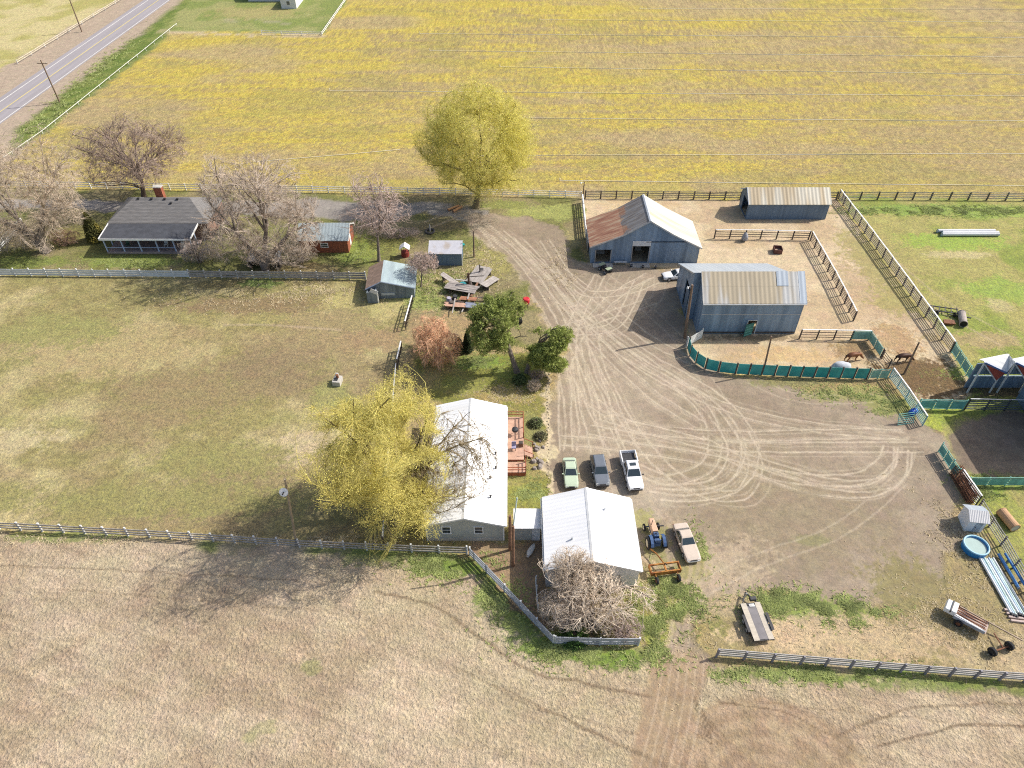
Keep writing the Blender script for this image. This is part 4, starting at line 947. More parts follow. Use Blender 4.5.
fence("grey board fence with white posts under the big bare tree", [(190, 277.6), (270, 278.4), (366, 279.5)], 1.4, 2.35, .14, (.32, .72, 1.12), white_paint, wood_grey, (.04, .3))
fence("white plank ramp fence sloping away behind the leaning bare tree", [(-30, 271), (0, 251), (24, 226)], 1.5, 2.6, .12, (.35, .7, 1.05, 1.4), white_paint, white_paint, (.04, .16))
fence("weathered rail fence between the pasture and the ploughed field", [(-60, 526), (0, 529), (150, 537), (300, 547), (412, 552), (467, 554)], 1.35, 2.35, .15, (.35, .75, 1.15), old_white, wood_grey, (.05, .17))
fence("grey rail fence slanting down from the white house to its corner", [(470, 555), (505, 592), (553, 643)], 1.35, 2.3, .15, (.3, .62, .95, 1.25), old_white, M("blue_grey_rails", (.36, .38, .42), var=.2), (.06, .2))
fence("short grey rail fence below the bare shrubs and garage", [(555, 643.5), (600, 645), (638, 645)], 1.3, 2.3, .15, (.3, .62, .95, 1.22), old_white, M("blue_grey_rails", (.36, .38, .42)), (.06, .2))
fence("grey plank fence below the flatbed trailer at lower right", [(716, 657), (800, 664), (900, 672), (1024, 682), (1150, 692)], 1.4, 2.2, .16, (.3, .62, .94, 1.26), M("purple_grey_posts", (.25, .24, .27)), M("pale_grey_planks", (.46, .44, .42), var=.2), (.05, .2), side=-.08)
fence("dark rail fence with a pale top across the upper corral", [(714, 238.5), (760, 239), (808, 240)], 1.6, 2.5, .16, (.45, .85, 1.25), wood_dark, wood_dark, (.05, .1), top=(.16, .06, old_white))
fence("long dark pen fence with white top rail inside the corral", [(810, 241), (832, 280), (853, 321)], 1.7, 2.2, .16, (.35, .65, .95, 1.25, 1.5), wood_dark, wood_dark, (.05, .08), top=(.16, .06, white_paint))
fence("long white-topped plank fence between the corral and the meadow", [(838, 199), (870, 241), (910, 296), (950, 352)], 1.75, 2.3, .17, (.3, .6, .9, 1.2, 1.5), wood_dark, M("corral_planks", (.30, .26, .24), var=.35), (.05, .12), top=(.18, .06, white_paint))
fence("pale green pipe panels ending the long meadow fence", [(951, 353), (971, 384)], 1.75, 1.6, .1, (.3, .6, .9, 1.2, 1.5, 1.72), green_pipe, green_pipe, (.05, .07), cat="fence panel", panel=(.4, 1.6, M("pale_green_mesh", (.26, .48, .40), var=.2)))
fence("dark pipe fence with white top joining the tall tin barn", [(799, 339), (868, 340)], 1.6, 2.6, .14, (.4, .8, 1.2), wood_dark, wood_dark, (.05, .08), top=(.14, .06, white_paint))
fence("pale green corner panels beyond the chestnut horse", [(850, 340.2), (868, 340.5), (880, 358)], 1.6, 1.9, .1, (.3, .6, .9, 1.2, 1.55), wood_dark, green_pipe, (.05, .07), cat="fence panel", panel=(.35, 1.5, M("pale_green_mesh", (.26, .48, .40))), side=.05)
fence("short dark gate panel below the pale green corner", [(881, 359), (888, 368)], 1.5, 1.6, .12, (.35, .7, 1.05, 1.4), wood_dark, wood_dark, (.05, .07), cat="fence panel")
fence("curved teal sheet windbreak round the barn pen", [(688, 348), (690, 356), (696, 363), (705, 369), (718, 372), (735, 374), (800, 377), (866, 379)], 1.85, 1.75, .17, (), wood_dark, wood_dark, panel=(.15, 1.8, teal_paint), name="windbreak", cat="windbreak")
fence("white board wing fence at the tall barn's front corner", [(686, 347), (701, 338)], 1.7, 2.2, .15, (.3, .65, 1.0, 1.35), old_white, old_white, (.05, .3))
fence("faded green pipe panels right of the teal windbreak", [(868, 379), (886, 379)], 1.7, 1.4, .1, (.3, .6, .9, 1.2, 1.6), green_pipe, green_pipe, (.05, .07), cat="fence panel", panel=(.35, 1.5, M("pale_green_mesh", (.26, .48, .40))))
fence("slanting blue-green pipe fence with white top by the blue barrel", [(889, 378), (905, 400), (922, 426)], 1.7, 2.0, .1, (.25, .5, .75, 1.0, 1.25, 1.5), M("blue_green_pipe", (.24, .42, .46), var=.2), M("blue_green_pipe", (.24, .42, .46)), (.05, .09), cat="fence", top=(.15, .06, white_paint))
fence("green pipe gate panels in front of the stock shelter", [(916, 409), (962, 410)], 1.7, 2.0, .1, (.25, .55, .85, 1.15, 1.45, 1.65), green_pipe, green_pipe, (.05, .08), cat="fence panel", panel=(.35, 1.5, M("teal_mesh", (.14, .38, .34), var=.25)))
fence("dark steel panels with pale trim in front of the stock shelter", [(964, 410), (1024, 411), (1100, 412)], 1.8, 2.4, .14, (.3, .6, .9, 1.2, 1.5), metal_dark, M("dark_panel_pipe", (.11, .13, .15)), (.05, .12), top=(.12, .06, metal_grey))
fence("open green gate swung back at the yard's east entrance", [(938, 452), (955, 478)], 1.6, 1.5, .1, (.25, .55, .85, 1.15, 1.5), green_pipe, green_pipe, (.05, .08), cat="gate", name="gate", panel=(.35, 1.35, M("teal_mesh", (.14, .38, .34))))
fence("white-topped pipe fence behind the rusty gate stack", [(957, 480), (975, 506)], 1.7, 1.9, .1, (.3, .6, .9, 1.2, 1.5), metal_dark, metal_grey, (.05, .06), top=(.14, .06, white_paint))
fence("dark rail fence running down past the pool and pipes", [(977, 509), (1000, 546), (1026, 592), (1060, 650)], 1.6, 2.1, .14, (.3, .6, .9, 1.2, 1.5), wood_dark, wood_grey, (.05, .1))
fence("teal pipe fence across the grass below the dark yard", [(965, 486), (1024, 486), (1090, 486)], 1.5, 2.4, .1, (.3, .6, .9, 1.2, 1.45), green_pipe, green_pipe, (.05, .07), panel=(.35, 1.35, M("teal_mesh", (.14, .38, .34))))
fence("leaning white-topped picket fence below the slate-blue shed", [(413, 304), (406, 330)], 1.5, .9, .12, (.5, 1.1), wood_dark, wood_dark, (.05, .12), top=(.16, .06, white_paint))
fence("short white-topped fence piece between the orange shrub and the yellow willow", [(402, 350), (398, 368)], 1.5, .9, .12, (.5, 1.1), wood_dark, wood_dark, (.05, .12), top=(.16, .06, white_paint))
fence("white-topped rail fence half buried in the yellow willow", [(397, 372), (390, 450), (384, 545)], 1.4, 2.4, .12, (.5, 1.0), wood_dark, old_white, (.05, .12), top=(.1, .05, old_white))
fence("dark weathered fence left of the rusty-roofed barn", [(582, 203), (585, 232), (588, 252)], 1.6, 1.7, .16, (.3, .65, 1.0, 1.35), wood_dark, wood_grey, (.05, .22), top=(.2, .06, white_paint))
fence("worn white fence along the garage's left wall", [(536, 583), (538, 612)], 1.3, 1.2, .1, (.5, 1.1), old_white, old_white, (.04, .12))
fence("white picket corner of the far green farmyard", [(262, 34.5), (322, 36), (348, -2)], 1.1, 5.0, .14, (.5, .95), white_paint, white_paint, (.05, .16))
fence("thin white rail fence along the road verge and flower field", [(-20, 178), (43, 134), (110, 80), (177, 26)], .75, 5.0, .08, (.68,), white_paint, white_paint, (.05, .08))
fence("pale fence on the far side of the road", [(18, 64), (70, 32), (126, -2), (180, -34)], 1.0, 6.0, .12, (.5, .9), old_white, M("straw_rail", (.55, .5, .38)), (.05, .12))

# aluminium irrigation pipes lying across the flower field, lifted on the crop
alu = M("aluminium_pipe", (.80, .74, .58), rough=.7, var=.1)
PIPES = [(560, 181, 1100, 187), (480, 156, 1100, 153.5), (520, 118.5, 1100, 121.5), (330, 91, 1100, 97), (500, 67, 1100, 76), (430, 51, 1100, 58), (420, 34, 1100, 38.5), (540, 20, 1100, 22.5), (640, 9, 1100, 9.5), (255, 162, 400, 150)]
for k, (a, b_, c, d) in enumerate(PIPES):
    A_, B_ = P(a, b_), P(c, d); rt = tag(empty("irrigation_pipe", A_), "thin pale irrigation pipe lying across the yellow flower field", "pipe", "irrigation pipes across the flower field")
    rg = random.Random(k); n = max(3, int((B_ - A_).length / 12)); pts = [A_.lerp(B_, i / n) + Vector((0, rg.uniform(-.12, .12), .07)) for i in range(n + 1)]
    mb = MB(); mb.tube(pts, .055, 6); mb.build("pipe_run", alu, rt, world=True)
    mb = MB(); mb.tube([A_ + Vector((-.05, 0, .1)), A_ + Vector((-.05, 0, .55))], .09, 6); mb.build("riser", alu, rt, world=True)

# ------------------------------------------------------------------ poles
def pole(label, base, h, lean=(0, 0), r=.16, cross=None, mat=None, lamp=False, group=None, name="utility_pole"):
    t = thing(name, label, "pole", (base[0], base[1], 0), 0, group)
    top = Vector((lean[0], lean[1], h)); mb = MB(); mb.tube([(0, 0, 0), tuple(top * .5), tuple(top)], [r, r * .9, r * .75], 8); mb.build("pole_shaft", mat or wood_post, t)
    if cross:
        z, w, rz = cross; d = Vector((math.cos(rz), math.sin(rz), 0)) * w / 2; c = top * (z / h)
        mb = MB(); mb.beam(c - d, c + d, .1, .12); arm = mb.build("crossarm", wood_post, t)
        for s in (-.85, .85): mb = MB(); mb.tube([tuple(c + d * s + Vector((0, 0, .06))), tuple(c + d * s + Vector((0, 0, .26)))], .05, 6); mb.build("insulator", metal_grey, arm)
    if lamp:
        mb = MB(); mb.tube([tuple(top * .96), tuple(top * .96 + Vector((-.5, -.2, .2)))], .04, 6); mb.build("lamp_arm", metal_grey, t)
        mb = MB(); mb.tube([tuple(top * .96 + Vector((-.6, -.25, .02))), tuple(top * .96 + Vector((-.6, -.25, .22)))], [.17, .08], 10); mb.build("lamp_head", white_paint, t)
    return t
p_ = lambda x, y: tuple(P(x, y)[:2])
pole("dark utility pole between the road and the roadside grass", p_(60, 103), 9.0, (-.2, 0), .16, (8.3, 2.2, 0))
pole("brown utility pole on the far side of the road", p_(82, 32), 8.6, (0, 0), .17, (8.0, 2.2, 0))
t = pole("leaning yard light pole at the tall barn's front corner", p_(684.5, 338), 8.3, (-.3, .4), .2, None, None, True)
pole("bare thin pole standing in the pen behind the teal windbreak", p_(763, 373), 5.8, (-.3, .2), .13)
pole("dark leaning pole where the green pipe fences meet", p_(904, 374), 5.2, (-.1, 0), .13)
pole("plain wooden pole right of the pale-roofed garden shed", p_(474, 257), 4.6, (.1, 0), .13)
pole("short pole with a white insulator at the flower field corner", p_(583, 199), 3.2, (0, 0), .12, None, None, True)
t = pole("tall bare pole with a round dish at the pasture fence", p_(297, 546), 10.0, (.9, .3), .14, None, M("tan_pole", (.32, .26, .18), var=.2))
mb = MB(); mb.tube([(.72, -.2, 8.9), (.72, -.32, 8.95), (.72, -.4, 9.0)], [.08, .3, .42], 16); mb.build("dish", white_paint, t)
mb = MB(); mb.tube([(.72, -.4, 9.0), (.72, -.75, 9.1)], .06, 6); mb.build("dish_horn", metal_dark, t)
pole("dark brown pole standing right against the white house corner", p_(510, 550), 5.6, (0, 0), .17, None, wood_brown)
t = pole("second brown pole before the breezeway with a pale pipe mast", p_(513, 566), 6.4, (.0, .1), .17, None, wood_brown)
mb = MB(); mb.tube([(.0, .1, 5.9), (.35, .8, 9.6)], .06, 6); mb.build("mast", M("pale_mast", (.5, .6, .6)), t)

# ------------------------------------------------------------------ vehicles
def loft(mb, rings):
    n = len(rings[0]); o = len(mb.v); mb.v += [tuple(p) for r in rings for p in r]
    for i in range(len(rings) - 1):
        for j in range(n):
            j2 = (j + 1) % n; mb.f.append((o + i * n + j, o + i * n + j2, o + (i + 1) * n + j2, o + (i + 1) * n + j))
    mb.f.append(tuple(o + j for j in range(n - 1, -1, -1))); mb.f.append(tuple(o + (len(rings) - 1) * n + j for j in range(n)))
def car(label, kind, paint, loc, rz, group=None, bumper=None, roof_paint=None):
    """front towards local -y"""
    t = thing("pickup_truck" if kind == 'pickup' else "parked_car", label, "pickup truck" if kind == 'pickup' else "car", (loc[0], loc[1], 0), rz, group)
    t.scale = (.88, .88, .88)
    sp = dict(sedan=dict(L=4.6, W=1.78, belt=.92, roof=1.43, hood=.88, cab=(-.75, -.02, 1.15, 1.85), rear=.95, wr=.32, wb=(-1.38, 1.32)),
              oldsedan=dict(L=5.0, W=1.86, belt=.92, roof=1.42, hood=.90, cab=(-.62, .08, 1.15, 1.72), rear=.94, wr=.33, wb=(-1.5, 1.4)),
              suv=dict(L=4.75, W=1.9, belt=1.05, roof=1.68, hood=1.02, cab=(-.95, -.2, 1.75, 2.25), rear=1.05, wr=.37, wb=(-1.42, 1.38)),
              pickup=dict(L=6.0, W=2.0, belt=1.2, roof=1.9, hood=1.17, cab=(-1.35, -.65, .75, 1.0), rear=1.2, wr=.41, wb=(-1.95, 1.75)))[kind]
    L_, W, hb = sp['L'] / 2, sp['W'] / 2, sp['belt']
    z0 = .22 if kind != 'pickup' else .38
    def ring(y, zt, w, zb=z0):
        return [(-w * .93, y, zb), (w * .93, y, zb), (w, y, zb + (zt - zb) * .35), (w * .985, y, zb + (zt - zb) * .7), (w * .9, y, zt - .02), (w * .7, y, zt), (-w * .7, y, zt), (-w * .9, y, zt - .02), (-w * .985, y, zb + (zt - zb) * .7), (-w, y, zb + (zt - zb) * .35)]
    c0, c1, c2, c3 = sp['cab']
    mb = MB(); hd = sp['hood']
    yend = L_ if kind != 'pickup' else c3 + .05
    rings = [ring(-L_, hd - .26, W * .80, z0 + .12), ring(-L_ + .08, hd - .18, W * .88, z0 + .05), ring(-L_ + .35, hd - .09, W * .96), ring((-L_ + c0) / 2, hd - .02, W), ring(c0, hd + .02, W), ring(c1, hb, W), ring(c2, hb, W)]
    if kind != 'pickup': rings += [ring(c3, sp['rear'], W), ring((c3 + L_) / 2, sp['rear'] - .01, W * .98), ring(L_ - .12, sp['rear'] - .05, W * .92), ring(L_, sp['rear'] - .14, W * .86, z0 + .1)]
    else: rings += [ring(c3 + .05, hb, W)]
    loft(mb, rings)
    # cabin
    rt = sp['roof']; wb_, wt = W * .9, W * .72
    def cab(s, e=0.0):
        return [(-wb_, c0, hb - .05), (wb_, c0, hb - .05), (wb_, c3, hb - .05), (-wb_, c3, hb - .05)], [(-wt, c1, rt - .05), (wt, c1, rt - .05), (wt, c2, rt - .05), (-wt, c2, rt - .05)]
    bo, to = cab(1)
    mb.hexa(bo, to)
    mb.hexa([(-wt, c1, rt - .05), (wt, c1, rt - .05), (wt, c2, rt - .05), (-wt, c2, rt - .05)], [(-wt * .86, c1 + .14, rt + .01), (wt * .86, c1 + .14, rt + .01), (wt * .86, c2 - .12, rt + .01), (-wt * .86, c2 - .12, rt + .01)])
    if kind == 'pickup':
        yb = c3 + .1
        mb.box((0, (yb + L_) / 2, .68), (1.5, L_ - yb, .16))
        for s in (-1, 1): mb.hexa([(s * W * .99 - .09, yb, .5), (s * W * .99 + .02 * s + .05, yb, .5), (s * W * .99 + .05, L_, .5), (s * W * .99 - .09, L_, .5)], [(s * W * .95 - .07, yb, hb), (s * W * .95 + .07, yb, hb), (s * W * .95 + .07, L_, hb), (s * W * .95 - .07, L_, hb)])
        mb.box((0, L_ - .04, .86), (W * 1.8, .08, .66))
    body = mb.build("body", paint, t, bevel=.025)
    if kind == 'pickup':
        mb = MB(); mb.box((0, (c3 + .12 + L_ - .1) / 2, .785), (1.6, L_ - c3 - .3, .03)); mb.build("bed_liner", metal_dark, t)
        mb = MB(); mb.box((0, .02, rt + .02), (.78, .5, .03)); mb.build("sunroof", glass, t)
    def pane(nm, pts, n):
        n = Vector(n).normalized() * .018; q = [Vector(p) for p in pts]; c = sum(q, Vector()) / 4; q = [c + (p - c) * .9 for p in q]
        mb = MB(); mb.hexa([p - n * .5 for p in q], [p + n for p in q]); mb.build(nm, glass, t)
    pane("windscreen", [bo[0], bo[1], to[1], to[0]], (0, -(rt - hb), (c1 - c0)))
    pane("rear_window", [bo[2], bo[3], to[3], to[2]], (0, (rt - hb), (c3 - c2) + .01))
    for s in (-1, 1):
        i = (1, 2) if s > 0 else (3, 0)
        a, b2, c, d = Vector(bo[i[0]]), Vector(bo[i[1]]), Vector(to[i[1]]), Vector(to[i[0]])
        up = (rt - hb, wb_ - wt)
        for u0, u1 in ((.08, .5), (.54, .92)):
            pane("side_window", [a.lerp(b2, u0), a.lerp(b2, u1), d.lerp(c, u1), d.lerp(c, u0)], (s * up[0], 0, up[1]))
        mb = MB(); mb.box((s * (W + .1), c0 + .22, hb + .05), (.2, .12, .15)); mb.build("mirror", paint if kind != 'pickup' else metal_dark, t)
        mb = MB(); mb.hexa([(s * W * .62 - .18, -L_ + .03, hd - .34), (s * W * .62 + .18, -L_ + .03 + .03, hd - .34), (s * W * .66 + .18, -L_ + .22, hd - .17), (s * W * .66 - .18, -L_ + .17, hd - .17)], [(s * W * .62 - .18, -L_ - .03, hd - .30), (s * W * .62 + .18, -L_ - .0, hd - .30), (s * W * .66 + .18, -L_ + .2, hd - .13), (s * W * .66 - .18, -L_ + .14, hd - .13)]); mb.build("headlight", M("lamp_glass", (.6, .62, .62), rough=.15), t)
        mb = MB(); mb.box((s * W * .74, L_ - .02, sp['rear'] - .28), (.26, .08, .18)); mb.build("tail_light", M("red_lens", (.3, .01, .01), rough=.3), t)
        mb = MB(); mb.box((s * (W + .006), (sp['wb'][0] + sp['wb'][1]) / 2, z0 + .05), (.03, sp['wb'][1] - sp['wb'][0] - .8, .1)); mb.build("sill", metal_dark, t)
        for y in (c0 + .35, (c1 + c2) / 2 + .1):
            mb = MB(); mb.box((s * (W * .99 + .006), y, (z0 + hb) / 2 + .08), (.025, .025, (hb - z0) * .6)); mb.build("door_seam", metal_dark, t)
        for y in sp['wb']:
            mb = MB(); mb.wheel((s * (W - .1), y, sp['wr']), (1, 0, 0), sp['wr'], .22); w = mb.build("wheel", rubber, t, smooth=True)
            mb = MB(); mb.disc((s * (W - .09), y, sp['wr']), (1, 0, 0), sp['wr'] * .62, .2); mb.build("rim", metal_grey, w)
            mb = MB(); mb.disc((s * (W - .03), y, sp['wr'] + .02), (1, 0, 0), sp['wr'] * 1.13, .075, 20)
            mb.build("wheel_arch", metal_dark, t)
    mb = MB(); mb.box((0, -L_ + .0, z0 + .24), (W * 1.5, .12, .2)); mb.build("bumper", bumper or metal_dark, t, bevel=.03)
    mb = MB(); mb.box((0, -L_ + .02, hd - .27), (W * .75, .07, .14)); mb.build("grille", metal_dark, t)
    mb = MB(); mb.box((0, L_ + .0, z0 + .26), (W * 1.5, .12, .2)); mb.build("bumper", bumper or paint, t, bevel=.03)
    return t
paint_green = M("pale_green_paint", (.46, .55, .41), rough=.3, var=.03, coat=.4)
paint_grey = M("charcoal_paint", (.17, .19, .22), rough=.3, var=.04, coat=.5, metal=.2)
paint_white = M("white_car_paint", (.78, .79, .82), rough=.28, var=.02, coat=.4)
paint_beige = M("beige_car_paint", (.56, .47, .39), rough=.35, var=.05, coat=.3)
car("pale green compact sedan parked leftmost above the garage", 'sedan', paint_green, tuple(P(570.5, 471.5, .7)[:2]), R(1))
car("dark grey sport utility car parked between the green sedan and the white pickup", 'suv', paint_grey, tuple(P(600, 469, .8)[:2]), R(4))
car("white pickup truck with sunroof and empty dark bed", 'pickup', paint_white, tuple(P(632, 469, .9)[:2]), R(4))
car("long beige sedan parked by the blue tractor", 'oldsedan', paint_beige, tuple(P(687, 541, .7)[:2]), R(9), bumper=metal_grey)
car("white car poking out behind the tall tin barn", 'sedan', paint_white, (24.3, 88.3), R(-82))

# tractor with its blade, quad, trailer and the machinery
t = thing("tractor", "old blue tractor with a faded orange bonnet beside the garage", "tractor", tuple(P(655.5, 538, .7)[:2]) + (0,), R(186))
blue_p = M("tractor_blue", (.05, .10, .22), rough=.6, var=.25, scale=4); orange_p = M("faded_orange", lit(222, 182, 152), rough=.6, var=.12, scale=4)
mb = MB(); mb.hexa([(-.3, -2.0, .75), (.3, -2.0, .75), (.3, -.35, .75), (-.3, -.35, .75)], [(-.26, -2.0, 1.32), (.26, -2.0, 1.32), (.3, -.35, 1.42), (-.3, -.35, 1.42)]); mb.build("bonnet", orange_p, t, bevel=.06)
mb = MB(); mb.box((0, -.6, .62), (.5, 2.6, .4)); mb.box((0, .45, .72), (.62, .8, .5)); mb.box((0, .0, 1.1), (.5, .5, .55)); mb.build("chassis", blue_p, t, bevel=.03)
mb = MB(); mb.box((0, .62, 1.15), (.5, .45, .1)); s_ = mb.build("seat", blue_p, t); mb = MB(); mb.box((0, .85, 1.38), (.5, .08, .4)); mb.build("backrest", blue_p, s_)
mb = MB(); mb.tube([(0, -.25, 1.3), (0, .05, 1.55)], .03, 6); sc = mb.build("steering_column", metal_dark, t); mb = MB(); mb.ring((0, .08, 1.57), (0, -.6, .8), .22, .025); mb.build("steering_wheel", metal_dark, sc)
mb = MB(); mb.tube([(.18, -1.2, 1.3), (.18, -1.2, 2.0)], .045, 8); mb.build("exhaust", metal_dark, t)
for s in (-1, 1):
    mb = MB(); mb.wheel((s * .82, .5, .68), (1, 0, 0), .68, .38, 22); w = mb.build("rear_wheel", rubber, t, smooth=True); mb = MB(); mb.disc((s * .84, .5, .68), (1, 0, 0), .42, .3); mb.build("rim", M("cream_rim", (.6, .52, .38)), w)
    mb = MB(); mb.wheel((s * .72, -1.6, .38), (1, 0, 0), .38, .2, 18); w = mb.build("front_wheel", rubber, t, smooth=True); mb = MB(); mb.disc((s * .73, -1.6, .38), (1, 0, 0), .23, .16); mb.build("rim", M("cream_rim", (.6, .52, .38)), w)
    f = MB()
    for k in range(5):
        a0, a1 = R(20 + k * 28), R(48 + k * 28); r = .78
        f.beam((s * .62, .5 - r * math.cos(a0), .68 + r * math.sin(a0)), (s * .62, .5 - r * math.cos(a1), .68 + r * math.sin(a1)), .3, .04)
    f.build("fender", blue_p, t)
    mb = MB(); mb.beam((0, -1.6, .55), (s * .66, -1.6, .4), .1, .1); mb.build("front_axle", blue_p, t)
mb = MB(); mb.beam((-1.2, -1.35, .75), (-.3, -1.35, .75), .1, .1); mb.build("side_arm", metal_dark, t)
t = thing("land_leveller", "rusty yellow land leveller with two wheels hitched behind the tractor", "farm implement", tuple(P(665, 570, .5)[:2]) + (0,), R(8))
yel = M("rusty_yellow", lit(178, 122, 56), rough=.75, var=.3, scale=4, col2=lit(140, 84, 44), mixpos=(.45, .6))
for nm, c, d in (("frame", (0, .55, .75), (2.9, .14, .16)), ("blade", (0, -.3, .55), (3.0, .14, .5)), ("end_plate", (-1.45, .12, .6), (.1, 1.0, .5)), ("end_plate", (1.45, .12, .6), (.1, 1.0, .5)), ("frame", (0, .12, .78), (.16, .75, .14))):
    mb = MB(); mb.box(c, d); mb.build(nm, yel, t)
mb = MB(); mb.tube([(0, .6, .8), (-.35, 1.7, .75), (-.95, 2.7, .6)], .07, 6); mb.build("drawbar", yel, t)
mb = MB(); mb.tube([(.1, .5, .85), (.1, .1, 1.25)], .06, 6); mb.build("cylinder", metal_dark, t)
for x in (-1.05, 1.1):
    mb = MB(); mb.wheel((x, -.95, .36), (1, 0, 0), .36, .24); w = mb.build("wheel", rubber, t, smooth=True); mb = MB(); mb.disc((x, -.95, .36), (1, 0, 0), .2, .2); mb.build("rim", rust, w); mb = MB(); mb.beam((x, -.3, .6), (x, -.95, .4), .08, .08); mb.build("wheel_arm", yel, t)
t = thing("quad_bike", "small black and green quad bike before the rusty-roofed barn", "quad bike", tuple(P(605, 271)), R(35))
mb = MB(); mb.box((0, 0, .55), (.5, 1.5, .35)); mb.build("body", metal_dark, t, bevel=.06)
for y in (-.75, .75): mb = MB(); mb.box((0, y, .85), (.95, .6, .06)); mb.build("rack", M("pale_green_rack", (.32, .38, .26)), t)
mb = MB(); mb.box((0, .15, .8), (.4, .7, .14)); mb.build("seat", metal_dark, t, bevel=.04)
mb = MB(); mb.tube([(-.4, -.4, 1.1), (0, -.45, 1.05), (.4, -.4, 1.1)], .03, 6); mb.build("handlebar", metal_dark, t)
for s in (-.5, .5):
    for y in (-.65, .65): mb = MB(); mb.wheel((s, y, .3), (1, 0, 0), .3, .26, 14); w = mb.build("wheel", rubber, t); mb = MB(); mb.disc((s, y, .3), (1, 0, 0), .17, .2, 12); mb.build("rim", metal_grey, w)
t = thing("flatbed_trailer", "low flatbed car trailer with pale runways parked above the plank fence", "trailer", (22.2, 32.7, 0), R(6))
mb = MB(); mb.box((0, 0, .52), (1.9, 3.7, .12)); mb.box((0, 0, .42), (.16, 3.7, .14)); mb.build("frame", metal_dark, t)
for s in (-.66, .66): mb = MB(); mb.box((s, 0, .61), (.52, 3.66, .05)); mb.build("runway", M("pale_deck_planks", lit(206, 196, 180), var=.12, scale=2, stretch=(1, 3, 1)), t)
mb = MB(); mb.box((0, -.1, .6), (.78, 3.3, .04)); mb.build("centre_deck", M("grey_deck", lit(136, 132, 134), var=.15), t)
mb = MB(); mb.box((.05, 1.55, .64), (.5, .3, .1)); mb.build("ramp_tray", old_white, t)
for s in (-1.08, 1.08):
    for y in (-.6, .25): mb = MB(); mb.wheel((s, y, .33), (1, 0, 0), .33, .2, 16); w = mb.build("wheel", rubber, t); mb = MB(); mb.disc((s, y, .33), (1, 0, 0), .2, .16, 12); mb.build("rim", metal_grey, w)
    mb = MB(); mb.box((s, -.18, .73), (.26, 1.7, .05)); mb.build("fender", metal_dark, t)
mb = MB(); mb.beam((-.7, 1.85, .5), (0, 3.0, .5), .1, .1); mb.beam((.7, 1.85, .5), (0, 3.0, .5), .1, .1); mb.build("drawbar", metal_dark, t)
mb = MB(); mb.box((.35, 2.15, .72), (.6, .35, .34)); mb.build("winch_box", metal_dark, t, bevel=.03); mb = MB(); mb.tube([(0, 2.75, .1), (0, 2.75, .75)], .05, 8); mb.build("jack", metal_grey, t)
# old farm machine at the lower right: engine end, bed of bars, long tongue to a separate axle
t = thing("old_baler", "old farm machine with a white hood and a bed of rusty bars", "farm implement", tuple(P(967, 619, .5)[:2]) + (0,), R(52))
mb = MB(); mb.hexa([(-.65, 1.0, .7), (.65, 1.0, .7), (.65, 2.0, .7), (-.65, 2.0, .7)], [(-.6, 1.05, 1.25), (.6, 1.05, 1.25), (.6, 1.95, 1.15), (-.6, 1.95, 1.15)]); mb.build("hood", white_paint, t, bevel=.04)
mb = MB(); mb.box((0, 1.5, .97), (1.26, .1, .62)); mb.build("hood_band", metal_dark, t)
mb = MB(); mb.box((0, -.3, .6), (1.3, 2.7, .1)); mb.build("bed", M("pinkish_board", lit(190, 170, 160), var=.15), t)
for x in (-.6, -.3, .05, .35, .62): mb = MB(); mb.beam((x, -1.5, .78), (x * .9, 1.0, .95), .07, .1); mb.build("bar", rust if x > -.4 else metal_grey, t)
mb = MB(); mb.box((-.72, -.2, .78), (.1, 2.6, .36)); mb.build("side_plate", M("blue_grey_plate", (.3, .33, .38)), t)
for x in (-.85, .85):
    mb = MB(); mb.wheel((x, .5, .38), (1, 0, 0), .38, .22, 16); w = mb.build("wheel", rubber, t); mb = MB(); mb.disc((x, .5, .38), (1, 0, 0), .2, .18, 12); mb.build("rim", rust, w)
mb = MB(); mb.beam((.55, .9, .95), (.75, -4.4, .55), .09, .12); mb.build("tongue", M("tan_beam", (.35, .27, .2)), t)
t = thing("wheeled_axle", "loose two-wheeled axle with dark tyres at the end of the old farm machine", "axle", tuple(P(999, 651)), R(17))
mb = MB(); mb.tube([(-.9, 0, .4), (.9, 0, .4)], .07, 8); mb.build("axle_bar", rust, t); mb = MB(); mb.beam((.2, 0, .45), (.55, 1.4, .4), .08, .08); mb.build("arm", rust, t)
for x in (-.95, .9): mb = MB(); mb.wheel((x, 0, .42), (1, .1, 0), .42, .3, 16); w = mb.build("wheel", rubber, t); mb = MB(); mb.disc((x, 0, .42), (1, .1, 0), .2, .24, 12); mb.build("rim", metal_dark, w)

# round stock pool, pipes, gate stack, log, barrel
t = thing("paddling_pool", "round bright blue stock pool filled with pale water", "pool", tuple(P(973.5, 549)[:2]) + (0,))
t.scale = (.82, .82, .9)
mb = MB(); n = 32; v = []; f = []
for r, z in ((1.42, 0), (1.5, .7), (1.46, .74), (1.3, .74), (1.28, .66), (1.26, .1), (0.01, .1)):
    v += [(r * math.cos(2 * math.pi * k / n), r * math.sin(2 * math.pi * k / n), z) for k in range(n)]
for i in range(6): f += [(i * n + k, i * n + (k + 1) % n, (i + 1) * n + (k + 1) % n, (i + 1) * n + k) for k in range(n)]
mb.add(v, f); mb.build("pool_wall", M("pool_blue", (.03, .22, .52), rough=.4, var=.05), t)
mb = MB(); mb.ring((0, 0, .74), (0, 0, 1), 1.39, .11, 32, 6); mb.build("rim", M("pale_blue_rim", (.35, .58, .70), rough=.4, var=.05), t, smooth=True)
mb = MB(); mb.tube([(0, 0, .5), (0, 0, .56)], 1.27, 32); mb.build("water", M("pool_water", (.36, .47, .44), rough=.08, var=.06), t)
rg = random.Random(5); g_ = "irrigation pipes stacked by the dark rail fence"
